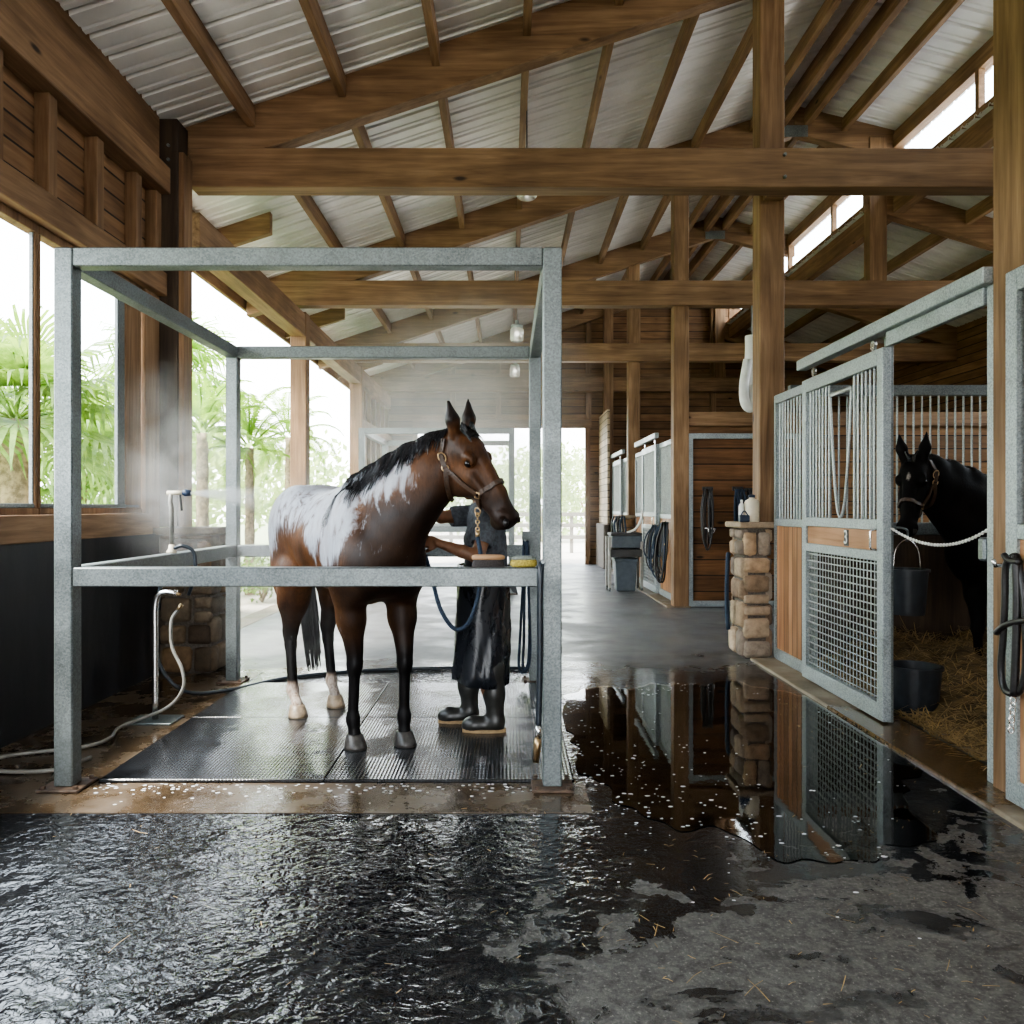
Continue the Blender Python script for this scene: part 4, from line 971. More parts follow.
# ================================================================== THE GROOM
def groom():
    o=thing('person','person in grey t-shirt, dark wet apron and rubber boots washing the bay horse','person',(-.19,5.42,MZ))
    sh=np.array((-.15,5.42,1.46)); hip=np.array((-.15,5.42,.96))
    nsh=np.array((-.125,5.225,1.44)); nel=np.array(P(478,557,5.10)); nwr=np.array(P(438,543,5.12)); 
    fsh=np.array((-.185,5.60,1.45)); fel=np.array(P(441,517,5.50)); fwr=np.array((-.66,5.40,1.54))
    nft=np.array((-.09,5.30,MZ)); fft=np.array((-.27,5.53,MZ))
    S=SDF()
    # torso
    S.ell((-.145,5.42,1.30),(.125,.19,.22),.08); S.ell((-.14,5.42,1.08),(.12,.165,.20),.08); S.ell(hip,(.125,.175,.15),.08)
    S.chain([nsh,(sh+(0,0,.03)),fsh],[.062,.075,.062],.05)
    S.chain([(-.15,5.42,1.48),(-.175,5.41,1.58)],[.062,.055],.03)
    # head facing -x
    S.ell((-.175,5.41,1.685),(.098,.078,.115),.03); S.ell((-.215,5.41,1.625),(.062,.055,.065),.03)
    S.cone((-.262,5.41,1.69),(-.293,5.41,1.655),.010,.017,.015); S.ell((-.265,5.41,1.575),(.024,.028,.02),.02)
    S.ell((-.274,5.41,1.618),(.012,.026,.007),.006); S.ell((-.272,5.41,1.605),(.012,.024,.007),.006)
    for sg in (-1,1):
        S.ell((-.165,5.41+.079*sg,1.67),(.02,.010,.032),.01); S.ell((-.258,5.41+.032*sg,1.69),(.016,.016,.011),.012,sub=True); S.ell((-.268,5.41+.033*sg,1.708),(.012,.024,.007),.01)
    # arms
    S.chain([nsh,nsh*.5+nel*.5,nel],[.058,.052,.042],.03); S.chain([nel,nel*.6+nwr*.4,nwr],[.043,.041,.027],.02)
    S.chain([fsh,fsh*.5+fel*.5,fel],[.058,.052,.042],.03); S.chain([fel,fel*.6+fwr*.4,fwr],[.043,.041,.027],.02)
    # hands : palm, four fingers, thumb
    def hand(w, dirn, nrm):
        d=np.array(dirn)/np.linalg.norm(dirn); n=np.array(nrm)-d*np.dot(nrm,d); n/=np.linalg.norm(n); sd=np.cross(d,n)
        R=np.stack([d,sd,n],1); S.ell(w+d*.045,(.052,.042,.016),.015,R)
        for i,(L,o_) in enumerate(((.068,-.031),(.078,-.011),(.074,.010),(.058,.029))):
            a=w+d*.082+sd*o_; b=a+d*L*.5+n*.004+sd*o_*.12; c=b+d*L*.42-n*.014+sd*o_*.1
            S.chain([w+d*.05+sd*o_*.8,a,b,c],[.011,.0095,.0088,.0075],.006)
        a=w+d*.025-sd*.036; S.chain([w+d*.012-sd*.02,a,a+d*.03-sd*.022-n*.006,a+d*.055-sd*.030-n*.012],[.013,.012,.0095,.008],.008)
    hand(nwr,(-.95,.10,.12),(-.2,-.9,.25)); hand(fwr,(-.9,-.35,.05),(-.1,-.5,.9))
    # legs
    for ft,hy in ((nft,-.09),(fft,.10)):
        h0=hip+np.array((0,hy,-.05)); kn=np.array(((h0[0]+ft[0])/2-.03,(h0[1]+ft[1])/2,.52))
        S.chain([h0,kn],[.092,.06],.05); S.chain([kn,kn*.5+ft*.5+np.array((.01,0,.03)),ft+np.array((.01,0,.10))],[.06,.058,.042],.03)
        S.chain([ft+np.array((.02,0,.055)),ft+np.array((-.13,0,.05))],[.04,.036],.03)
    v,f=S.mesh(.0075,zmin=MZ); v=relax(v,f,1,.3); npmesh('body',v,f,M['skin'],o)
    # hair
    H_=SDF(); H_.ell((-.165,5.41,1.705),(.104,.086,.112),.02); H_.ell((-.30,5.41,1.63),(.09,.12,.095),.03,sub=True)
    H_.ell((-.22,5.41,1.58),(.12,.12,.08),.03,sub=True); v,f=H_.mesh(.008); npmesh('hair',v,f,M['hair'],o)
    for sg in (-1,1): MB().ball((-.259,5.41+.032*sg,1.69),.012,10,8).build('eye',M['eye'],o,smooth=True)
    # t-shirt
    K=SDF(); K.ell((-.145,5.42,1.30),(.142,.205,.225),.08); K.ell((-.14,5.42,1.08),(.140,.182,.22),.08)
    K.chain([nsh,(sh+(0,0,.025)),fsh],[.076,.086,.076],.05)
    na=nsh*.35+nel*.65; fa=fsh*.28+fel*.72
    K.chain([nsh,na],[.078,.075],.03); K.chain([fsh,fa],[.078,.072],.03)
    for (a,b) in ((nsh,na),(fsh,fa)):
        d=(b-a)/np.linalg.norm(b-a); K.cone(b+d*.055,b+d*.12,.075,.09,.01,True)
    K.ell((-.185,5.41,1.60),(.085,.08,.08),.01,sub=True)
    v,f=K.mesh(.0085,clip=lambda x,y,z: (.92-z)+0*x+0*y)
    v=relax(v,f,1,.4); fold=np.sin(v[:,2]*42+v[:,1]*17+v[:,0]*23)*.006+np.sin(v[:,0]*60-v[:,2]*35)*.004
    c0=np.array((-.145,5.42)); dv=v[:,:2]-c0; v[:,:2]+=dv/np.maximum(np.linalg.norm(dv,axis=1),.05)[:,None]*fold[:,None]
    npmesh('t_shirt',v,f,M['cloth_grey'],o)
    # apron wrapped round hips and legs
    m=MB(); rows=[]; n=40
    for i in range(15):
        t=i/14; z=1.12-(1.12-.345)*t
        for k in range(n):
            a=2*PI*k/n; fl=1+.22*t
            wv=.012*math.sin(a*7+t*3)*(t**.7)+.006*math.sin(a*13+i)
            rx=(.172+wv)*fl-.03*t; ry=(.205+wv)*fl-.045*t
            rows.append((-.155-.02*t+rx*math.cos(a), 5.42-.005*t+ry*math.sin(a), z+(.03*math.cos(a-2.2) if i==14 else 0)))
    fs=[(i*n+k,i*n+(k+1)%n,(i+1)*n+(k+1)%n,(i+1)*n+k) for i in range(14) for k in range(n)]
    m.add(rows,fs); ap=m.build('apron',M['apron'],o,smooth=True)
    sd_=ap.modifiers.new('thick','SOLIDIFY'); sd_.thickness=.006
    m=MB(); m.add([(.0,5.28,1.10),(.045,5.27,1.03),(.075,5.26,.93),(.035,5.27,.95),(.01,5.275,1.0)],[(0,1,2,3,4)]); m.add([(.0,5.30,1.10),(.045,5.29,1.03),(.075,5.28,.93),(.035,5.29,.95),(.01,5.295,1.0)],[(4,3,2,1,0)])
    m.build('apron_tie',M['apron'],o)
    # boots
    for ft in (nft,fft):
        B=SDF(); B.chain([ft+np.array((.02,0,.05)),ft+np.array((-.13,0,.045)),ft+np.array((-.165,0,.04))],[.056,.052,.044],.04)
        B.chain([ft+np.array((.015,0,.09)),ft+np.array((.005,0,.25)),ft+np.array((-.005,0,.42))],[.056,.068,.080],.04)
        v,f=B.mesh(.009,zmin=MZ+.012); npmesh('boot',v,f,M['boot'],o)
        sl=MB(); ring=[]
        for k in range(24):
            a=2*PI*k/24; ring.append((ft[0]-.06+.148*math.cos(a)*(1 if abs(math.cos(a))<.97 else .98), ft[1]+.060*math.copysign(abs(math.sin(a))**.7,math.sin(a))))
        vs=[(x,y,MZ+.001) for x,y in ring]+[(x,y,MZ+.022) for x,y in ring]
        sl.add(vs,[tuple(reversed(range(24))),tuple(range(24,48))]+[(k,(k+1)%24,24+(k+1)%24,24+k) for k in range(24)])
        sl.build('boot_sole',M['sole'],o)
groom()
# ================================================================== ROPES, HOSES AND THINGS IN THE WASH FRAME
def ptube(name, pts, r, mat, label=None, cat=None, n=40, parent=None, sides=8, group=None):
    m=MB(); m.tube(spline(pts,n),r,sides); o=m.build(name,mat,parent,smooth=True)
    if label: tag(o,label,cat,group)
    return o
c1=chin1
o=thing('lead_rope','navy lead rope with brass snap hanging from the bay horse halter','rope',c1)
m=MB()
for k in range(5): m.torus(c1+Vector((0,0,-.022-.021*k)),.011,.0036,(1,.2*(k%2),0) if k%2 else (0,1,0),10,6)
m.build('chain',M['brass'],o,smooth=True)
m=MB(); m.tube([c1+Vector((0,0,-.118)),c1+Vector((0,0,-.16))],[.014,.012],8); m.build('snap',M['brass'],o,smooth=True)
Yr=4.72
ptube('rope',[c1+Vector((0,0,-.155)),P(481,560,4.70),P(479,592,Yr),P(469,622,Yr),P(455,629,Yr),P(441,610,Yr),P(433,582,Yr+.1),P(426,556,Yr+.22)],.013,M['rope_blue'],parent=o,n=50)
# brush and sponge resting on the front rail
RT=1.1825
b=thing('grooming_brush','wooden grooming brush with dark bristles lying on the front rail','brush',(-.10,4.30,RT))
m=MB(); vs=[]; N=24
def oval(cx,cy,z,a,b_): return [(cx+a*math.copysign(abs(math.cos(2*PI*k/N))**.75,math.cos(2*PI*k/N)),cy+b_*math.copysign(abs(math.sin(2*PI*k/N))**.75,math.sin(2*PI*k/N)),z) for k in range(N)]
def stack(m,rings):
    vs=[p for r in rings for p in r]; L=len(rings)
    m.add(vs,[tuple(reversed(range(N)))]+[(i*N+k,i*N+(k+1)%N,(i+1)*N+(k+1)%N,(i+1)*N+k) for i in range(L-1) for k in range(N)]+[tuple((L-1)*N+k for k in range(N))])
stack(m,[oval(-.10,4.30,RT+.040,.084,.036),oval(-.10,4.30,RT+.046,.090,.040),oval(-.10,4.30,RT+.060,.088,.039),oval(-.10,4.30,RT+.066,.075,.03)]); m.build('brush_back',M['bristle_wood'],b,smooth=True)
m=MB(); stack(m,[oval(-.10,4.30,RT,.088,.036),oval(-.10,4.30,RT+.02,.086,.036),oval(-.10,4.30,RT+.040,.080,.033)]); m.build('bristles',M['bristle'],b)
b=thing('sponge','round yellow sponge with a grey top lying on the front rail','sponge',(.09,4.30,RT))
m=MB(); stack(m,[oval(.09,4.30,RT,.062,.035),oval(.09,4.30,RT+.012,.072,.042),oval(.09,4.30,RT+.032,.072,.042),oval(.09,4.30,RT+.040,.066,.038)]); m.build('sponge_base',M['sponge'],b,smooth=True)
m=MB(); stack(m,[oval(.09,4.30,RT+.040,.066,.038),oval(.09,4.30,RT+.052,.062,.036),oval(.09,4.30,RT+.060,.045,.026)]); m.build('scrub_pad',M['sponge_grey'],b,smooth=True)
# hose hanging beside the right front post with a brass end
o=thing('rinse_hose','straight dark hose with brass nozzle hanging beside the right front post','hose',P(541,760,4.22))
ptube('hose',[P(543,562,4.30),P(541,568,4.225),P(540,600,4.215),P(540,660,4.215),P(538.5,728,4.215)],.017,M['rubber_hose'],parent=o)
m=MB(); m.tube([P(538.5,725,4.215),P(538.3,738,4.215)],.017,10); m.build('ferrule',M['chrome'],o,smooth=True)
m=MB(); m.tube([P(538.3,737,4.215),P(537.5,745,4.215),P(536,762,4.215)],[.016,.022,.016],10); m.build('nozzle',M['brass'],o,smooth=True)
m=MB(); m.tube([P(543,562,4.40),P(543,562,4.22)],.01,8); m.build('hook',M['steel'],o)
# looped cords on the right rear post
for dx,l in ((0,'blue cord looped on a hook at the right rear post'),(4,'second blue cord hanging closest to the right rear post')):
    Yq=6.80
    ptube('looped_cord',[P(524+dx,541,Yq),P(523+dx*.5,580,Yq),P(520+dx,640,Yq-.01),P(519+dx,666,Yq-.02),P(524+dx*.5,672,Yq-.03),P(529+dx*.3,655,Yq-.02),P(529,600,Yq-.02),P(526+dx*.4,541,Yq)],.012,M['rope_blue'],l,'cord',60,group='cords on the rear post')
m=MB(); m.tube([P(525,540,6.84),P(525,540,6.74)],.012,8); m.box(.13,.24,6.835,6.85,1.18,1.30); tag(m.build('cord_hook',M['steel']),'small steel hook plate holding the blue cords','hook')
# spray stand on the left side rail
sx=-2.36; sy=5.63
o=thing('spray_nozzle_stand','upright hose nozzle on a riser pipe spraying mist over the left rail','nozzle',(sx,sy,RT))
m=MB(); m.lathe([(.034,0),(.034,.012),(.022,.03),(.018,.06)],(sx,sy,RT),14); m.build('base_fitting',M['cream'],o,smooth=True)
m=MB(); m.tube([(sx,sy,RT+.05),(sx,sy,1.50),(sx-.008,sy,1.545),(sx-.004,sy,1.60)],[.015,.017,.015,.015],10); m.build('riser_pipe',M['hose_pale'],o,smooth=True)
m=MB(); m.tube([(sx-.03,sy,1.605),(sx+.085,sy,1.607)],.016,10); m.build('nozzle_barrel',M['cream'],o,smooth=True)
m=MB(); m.tube([(sx+.08,sy,1.607),(sx+.10,sy,1.606),(sx+.135,sy,1.604)],[.018,.026,.020],12); m.build('nozzle_head',M['blue_plastic'],o,smooth=True)
m=MB(); m.tube(spline([(sx+.06,sy,1.60),(sx+.065,sy,1.55),(sx+.072,sy,1.48)],8),.008,6); m.build('trigger',M['dark_plastic'],o,smooth=True)
ptube('feed_hose',[(sx+.01,sy,RT+.03),(sx+.08,sy,RT+.05),(sx+.15,sy+.02,RT+.0),(sx+.155,sy+.02,RT-.16),(sx+.10,sy+.05,RT-.3)],.013,M['rubber_hose'],parent=o)
# standpipe with plate and tap
px,py=-2.47,5.62
o=thing('standpipe','polished steel standpipe on a square floor plate by the black wall','pipe',(px,py,.003))
MB().box(px-.16,px+.16,py-.12,py+.12,.003,.018).build('floor_plate',M['steel'],o,bevel=.004)
m=MB(); m.tube(spline([(px,py,.015),(px,py,.6),(px,py,.80),(px+.02,py,.88),(px+.07,py,.905),(px+.15,py,.90)],24),.021,12); m.build('pipe',M['chrome'],o,smooth=True)
m=MB(); m.tube([(px+.14,py,.90),(px+.18,py,.89)],[.014,.010],8); m.build('tap',M['brass'],o,smooth=True)
ptube('floor_hose',[(px+.14,py+.05,.78),(px+.10,py+.03,.70),(px+.11,py+.02,.52),(px+.19,py,.36),(px+.19,py,.22),(px+.07,py-.0,.09),(px-.14,py-.20,.022),P(110,738,5.1)*1.0+Vector((0,0,.0)),(-2.62,4.95,.022),(-2.95,4.80,.02),(-3.03,4.62,.02),(-2.86,4.50,.02),(-2.55,4.52,.02),(-2.47,4.75,.02)],.0115,M['hose_pale'],'pale garden hose looping from the standpipe across the wet floor','hose',90)
m=MB(); m.tube([(px+.13,py+.05,.77),(px+.165,py+.05,.815)],[.012,.015],8); tag(m.build('hose_coupling',M['brass'],smooth=True),'small brass hose coupling at the end of the pale hose','coupling')
ptube('wall_hose',[(-2.55,6.05,1.17),(-2.62,6.05,.9),(-2.66,6.05,.55),(-2.62,6.05,.30),(-2.45,6.10,.10),(-2.25,6.5,.02),(-1.9,7.0,.016),(-1.2,7.32,.016),(-.3,7.42,.016),(.45,7.38,.016)],.016,M['rubber_hose'],'thin black hose hanging by the stone pier and running behind the mats','hose',90)
# ================================================================== STALL DETAILS
# chain across the doorway
a=Vector((2.63,5.47,1.36)); b=Vector((2.605,4.325,1.385)); m=MB(); n=64; pts=[]
for k in range(n):
    t=k/(n-1); p=a.lerp(b,t); p.z-=.10*4*t*(1-t); p.x+=.02*math.sin(t*PI); pts.append(p)
for k in range(n-1):
    mid=(pts[k]+pts[k+1])/2; d=(pts[k+1]-pts[k]).normalized()
    ax=d.cross(Vector((0,0,1))) if k%2 else d.cross(Vector((1,0,0))); m.torus(mid,.0085,.003,ax,8,5,1.5,d)
tag(m.build('stall_chain',M['rope_white'],smooth=True),'white chain hung across the open stall doorway below the black horse','chain')
def bucket(label,c,r0,r1,h,name='bucket',rim=.012):
    o=thing(name,label,'bucket',c)
    m=MB(); m.lathe([(r0,0),(r0+.004,.02),(r1,h-.02),(r1+rim,h-.02),(r1+rim,h),(r1-.012,h),(r0-.012,.03),(.01,.028)],c,64); m.build('bucket_body',M['bucket'],o,smooth=False)
    return o
o=bucket('low black feed tub on the floor at the stall entrance',(2.98,5.86,0),.155,.185,.35,'feed_tub')
o=bucket('black water bucket hanging inside the open stall',(2.90,5.80,.73),.115,.142,.33,'water_bucket')
m=MB(); m.tube(spline([(2.80,5.80,1.05),(2.82,5.80,1.20),(2.90,5.80,1.27),(2.98,5.80,1.20),(3.0,5.80,1.05)],20),.004,6); m.build('wire_handle',M['chrome'],o,smooth=True)
m=MB(); m.tube(spline([(2.66,5.66,1.36),(2.78,5.76,1.36),(2.90,5.80,1.34),(2.90,5.80,1.255)],14),.008,6); tag(m.build('bucket_hook',M['steel'],smooth=True),'bent steel hook holding the water bucket','hook')
# straw
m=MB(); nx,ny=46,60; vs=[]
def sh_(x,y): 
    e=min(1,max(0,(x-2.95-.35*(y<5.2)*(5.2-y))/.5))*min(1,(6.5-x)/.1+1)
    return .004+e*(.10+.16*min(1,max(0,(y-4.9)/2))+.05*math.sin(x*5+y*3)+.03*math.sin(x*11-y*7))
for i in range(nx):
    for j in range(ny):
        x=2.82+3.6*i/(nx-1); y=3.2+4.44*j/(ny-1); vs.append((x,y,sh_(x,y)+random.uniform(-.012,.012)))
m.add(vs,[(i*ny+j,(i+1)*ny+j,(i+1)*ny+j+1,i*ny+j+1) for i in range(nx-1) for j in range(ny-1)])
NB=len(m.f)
def blade(m,x,y,z,L,w,el,az):
    d=Vector((math.cos(az)*math.cos(el),math.sin(az)*math.cos(el),math.sin(el))); s=Vector((-math.sin(az),math.cos(az),0))*w
    p=Vector((x,y,z)); q=p+d*L; k=p.lerp(q,.5)+Vector((0,0,random.uniform(-.012,.02)*L/.2)); m.add([p-s,p+s,k+s,k-s,q+s*.6,q-s*.6],[(0,1,2,3),(3,2,4,5)])
for i in range(9000):
    x=2.8+3.2*random.random()**1.5; y=random.uniform(3.6,7.6)
    if math.hypot(x-2.98,y-5.86)<.22: continue
    blade(m,x,y,sh_(x,y)+random.uniform(0,.05),random.uniform(.07,.24),random.uniform(.002,.0045),random.uniform(-.15,.7)*random.random(),random.uniform(0,2*PI))
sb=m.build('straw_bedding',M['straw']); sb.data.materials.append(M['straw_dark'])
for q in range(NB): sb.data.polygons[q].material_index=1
tag(sb,'loose golden straw bedding spread over the stall floor','straw',kind='stuff')
m=MB()
for i in range(230):
    t=random.random()
    if t<.35: x=random.gauss(2.25,.25); y=random.uniform(3.1,6.2)
    elif t<.75: x=random.uniform(.3,2.3); y=random.uniform(2.3,3.6)
    else: x=random.uniform(-2.2,2.3); y=random.uniform(2.4,4.2)
    if 2.40<x<2.8: z=.024
    else: z=.003
    blade(m,x,y,z+random.uniform(0,.004),random.choice([random.uniform(.010,.035)]*6+[random.uniform(.05,.14)]),random.uniform(.001,.002),0,random.uniform(0,2*PI))
tag(m.build('loose_straw',M['straw']),'stray straw stalks scattered on the wet aisle floor','straw',kind='stuff')
# ---- puddle and foam
rr=random.Random(21)
def blob(cx,cy,rx,ry,n=160,amp=1.0,rot=0,ph=0):
    out=[]
    for k in range(n):
        a=2*PI*k/n; q=1+amp*(.10*math.sin(3*a+ph)+.07*math.sin(5*a+1.3+ph)+.05*math.sin(11*a+.5*ph)+.035*math.sin(19*a+2)+.02*math.sin(37*a+ph))
        x=rx*q*math.cos(a); y=ry*q*math.sin(a); out.append((cx+x*math.cos(rot)-y*math.sin(rot),cy+x*math.sin(rot)+y*math.cos(rot)))
    return out
def sheetmesh(ring,z):
    m=MB(); n=len(ring); cx=sum(p[0] for p in ring)/n; cy=sum(p[1] for p in ring)/n
    m.add([(x,y,z) for x,y in ring]+[(cx,cy,z)],[(k,(k+1)%n,n) for k in range(n)]); return m
ring=[(min(x,2.385),y) for x,y in blob(1.45,5.25,1.12,1.72,260,.75,-.10)]
ring=[(max(x,.40) if y>4.15 and y<6.9 else x,y) for x,y in ring]
tag(sheetmesh(ring,.004).build('puddle',M['puddle']),'broad shallow puddle reflecting the stall front in the aisle','puddle')
m=MB()
for i in range(420):
    if rr.random()<.6:
        k=rr.randrange(len(ring)); x,y=ring[k]; s=rr.uniform(.80,1.02); x=1.42+(x-1.42)*s; y=5.25+(y-5.25)*s
        if x>1.7 and rr.random()<.8: continue
    else: x=rr.gauss(.8,.35); y=rr.gauss(4.3,.6)
    if x>2.36 or x<.32 or (x<.42 and y>4.1): continue
    r=rr.uniform(.002,.005)+.006*rr.random()**4; n=7; ph=rr.random()
    m.add([(x+r*1.5*math.cos(2*PI*k/n+ph)*rr.uniform(.7,1.2),y+r*math.sin(2*PI*k/n+ph)*rr.uniform(.7,1.2),.0055) for k in range(n)],[tuple(range(n))])
for i in range(150):
    x=rr.uniform(-2.2,.2); y=4.34-abs(rr.gauss(0,.10)); r=rr.uniform(.003,.009); n=6
    m.add([(x+r*1.5*math.cos(2*PI*k/n),y+r*math.sin(2*PI*k/n),.0055) for k in range(n)],[tuple(range(n))])
tag(m.build('soap_foam_flecks',M['foam']),'white soap foam flecks floating on the puddle and wet floor','foam',kind='stuff')
# ---- tack
def loopstrap(m, top, w, L, y, r=.010, tw=0):
    x,z=top
    m.tube(spline([(x-w*.3,y,z),(x-w,y-.01,z-L*.35),(x-w*.8,y-.015,z-L*.8),(x,y-.02,z-L),(x+w*.8,y-.015,z-L*.78),(x+w,y-.01,z-L*.35),(x+w*.3,y,z)],26),r,6)
def tackset(label, cx, zt, y, mats, seed):
    rr=random.Random(seed); o=thing('hanging_bridle',label,'bridle',(cx,y,zt-1.0),'tack hung on the plank door')
    m=MB(); m.box(cx-.08,cx+.08,y-.0,y+.03,zt-.02,zt+.04); 
    for k in (-.05,.05): m.tube([(cx+k,y,zt),(cx+k,y-.07,zt),(cx+k,y-.085,zt+.03)],.010,6)
    m.build('hook',M['dark_plastic'],o)
    for k in range(len(mats)):
        m=MB(); loopstrap(m,(cx+rr.uniform(-.05,.05),zt),rr.uniform(.03,.08),rr.uniform(.55,.95),y-.03-.012*k,rr.uniform(.012,.017)); m.build('strap',M[mats[k]],o,smooth=True)
    m=MB(); m.torus((cx+.03,y-.08,zt-.62),.045,.009,(0,1,0),14,6); m.tube([(cx-.06,y-.08,zt-.58),(cx+.10,y-.08,zt-.60)],.010,6); m.build('bit',M['chrome'],o,smooth=True)
    return o
tackset('black leather bridle with steel bit hanging on the plank door',3.02,1.78,12.02,['leather','leather','leather_brown','leather','leather'],1)
tackset('navy rope halter bundle hanging on the plank door, right of the bridle',3.47,1.78,12.02,['rope_blue','rope_blue','leather','rope_blue','rope_blue','rope_blue'],2)
tackset('dark halter on the plank door half hidden behind the stone pier',3.66,1.76,12.02,['leather','rope_blue','leather'],3)
def halterbunch(label,x,y,zt,seed,n=6,L=(.5,1.0)):
    rr=random.Random(seed); o=thing('hanging_halter',label,'halter',(x,y,zt-1.0),'halters on the stall fronts')
    m=MB(); m.tube([(x+.10,y,zt),(x-.03,y,zt),(x-.045,y,zt+.03)],.010,6); m.build('hook',M['chrome'],o)
    for k in range(n):
        m=MB(); w=rr.uniform(.04,.11); l=rr.uniform(*L); yy=y+rr.uniform(-.06,.06); xx=x-.012*k*.6-.01
        g=rr.uniform(.4,1.1); m.tube(spline([(xx,yy-.3*w,zt+.005),(xx-.3*w*g,yy-w,zt-l*.35),(xx-.6*w*g,yy-w*.7,zt-l*.85),(xx-1.2*w*g,yy,zt-l),(xx-2.2*w*g,yy+w*.5,zt-l*.8),(xx-1.9*w*g,yy+w*.6,zt-l*.35),(xx-.3*w,yy+.3*w,zt+.005)],26),rr.uniform(.012,.018),6)
        m.build('strap',M['leather' if k%3 else 'rope_blue'],o,smooth=True)
    MB().torus((x-.07,y+.03,zt-.6),.03,.007,(1,0,0),12,6).build('ring',M['brass'],o,smooth=True); MB().torus((x-.07,y-.05,zt-.35),.026,.006,(1,0,0),12,6).build('ring',M['brass'],o,smooth=True)
    return o
halterbunch('tangle of dark halters hanging on the far stall panel beside the corner post',2.57,12.75,1.27,4,8)
halterbunch('slack halter looped beside the tangle on the far stall front',2.55,13.55,1.20,6,5,(.5,.85))
# near right halter and lead on the closest stall front
o=thing('hanging_halter','black halter and lead strap with chain hanging at the right picture edge','halter',(2.47,3.95,.78),'halters on the stall fronts')
xq=2.475
m=MB(); m.tube([(2.515,4.03,1.21),(2.46,4.03,1.21),(2.45,4.03,1.24)],.012,8); m.build('hook',M['chrome'],o,smooth=True)
def PX(px,py,x=xq):
    Y=x*800/(px-507); return Vector((x,Y,CH-(py-508)*Y/800))
m=MB(); m.tube(spline([PX(1014,556),PX(1006,566),PX(1005,600),PX(1003,640),PX(1001,668),PX(1004,688),PX(1013,694),PX(1022,688),PX(1026,660),PX(1024,600),PX(1018,560),PX(1014,556)],50),.017,8); m.build('lead_loop',M['leather'],o,smooth=True)
m=MB(); m.tube(spline([PX(1016,556,2.46),PX(1017,600,2.46),PX(1016,650,2.46),PX(1014,696,2.46)],20),.019,8); m.build('strap',M['leather'],o,smooth=True)
m=MB(); m.tube(spline([PX(996,633,2.45),PX(1004,626,2.45),PX(1016,622,2.45),PX(1032,620,2.45)],14),.015,8); m.build('noseband',M['leather'],o,smooth=True)
m=MB(); m.tube(spline([PX(1004,555,2.45),PX(1009,560,2.45),PX(1020,562,2.45)],10),.016,8); m.build('crown_strap',M['leather'],o,smooth=True)
m=MB()
for k in range(7): m.torus(PX(1013-.3*k,700+5*k,2.46),.012,.004,(1,.4*(k%2),0) if k%2 else (.2,1,0),10,5,1.4,(0,0,1))
m.build('chain',M['chrome'],o,smooth=True)
# ---- grooming cart
cx,cy=2.12,14.55
o=thing('grooming_cart','grey grooming cart with trays parked by the far stall','cart',(cx,cy,0))
for qx in (-.30,.27):
    for sy_ in (-.22,.22): m=MB(); m.box(cx+qx,cx+qx+.05,cy+sy_-.025,cy+sy_+.025,.05,.98 if qx<0 else .9); m.build('leg',M['hose_pale'],o,bevel=.004)
MB().box(cx-.27,cx+.30,cy-.25,cy+.25,.62,.76).build('lower_tray',M['dark_plastic'],o,bevel=.01)
MB().box(cx-.24,cx+.30,cy-.24,cy+.24,.78,1.0).build('drawer_box',M['grey_plastic'],o,bevel=.012)
MB().box(cx-.26,cx+.30,cy-.25,cy+.25,1.0,1.05).build('top_lid',M['dark_plastic'],o,bevel=.01)
for qx in (-.275,.295):
    for sy_ in (-.22,.22): m=MB(); m.tube([(cx+qx-.012,cy+sy_,.04),(cx+qx+.012,cy+sy_,.04)],.04,12); m.build('caster',M['rubber'],o,smooth=True)
m=MB(); m.tube(spline([(cx+.05,cy-.1,1.05),(cx+.2,cy-.1,1.12),(cx+.30,cy-.1,1.28),(cx+.33,cy-.1,1.45)],14),.022,8); m.build('push_handle',M['white_plastic'],o,smooth=True)
o=thing('storage_bucket','square grey bin standing on the floor beneath the grooming cart','bin',(cx+.03,cy,0)); 
m=MB(); m.hexa([(cx-.14,cy-.16,.002),(cx+.19,cy-.16,.002),(cx+.19,cy+.16,.002),(cx-.14,cy+.16,.002),(cx-.17,cy-.19,.56),(cx+.22,cy-.19,.56),(cx+.22,cy+.19,.56),(cx-.17,cy+.19,.56)]); m.build('bin_body',M['grey_plastic'],o,bevel=.012)
MB().box(cx-.19,cx+.24,cy-.21,cy+.21,.54,.59).build('bin_rim',M['grey_plastic'],o,bevel=.01)
o=thing('bridle_rack','dark bridles bunched on a stand behind the grooming cart','rack',(2.16,15.6,0))
MB().tube([(2.16,15.6,.0),(2.16,15.6,1.3)],.02,8).build('stand_pole',M['dark_plastic'],o)
MB().lathe([(.18,0),(.18,.02),(.03,.04)],(2.16,15.6,0),16).build('stand_foot',M['dark_plastic'],o)
for k in range(4):
    m=MB(); yy=15.5-.03*k; xx=2.08+.05*k; m.tube(spline([(xx,yy,1.34),(xx-.05,yy,1.2),(xx-.03,yy,1.0),(xx+.02,yy,.96),(xx+.06,yy,1.05),(xx+.03,yy,1.34)],18),.02,6); m.build('strap',M['rope_blue' if k%2 else 'leather'],o,smooth=True)
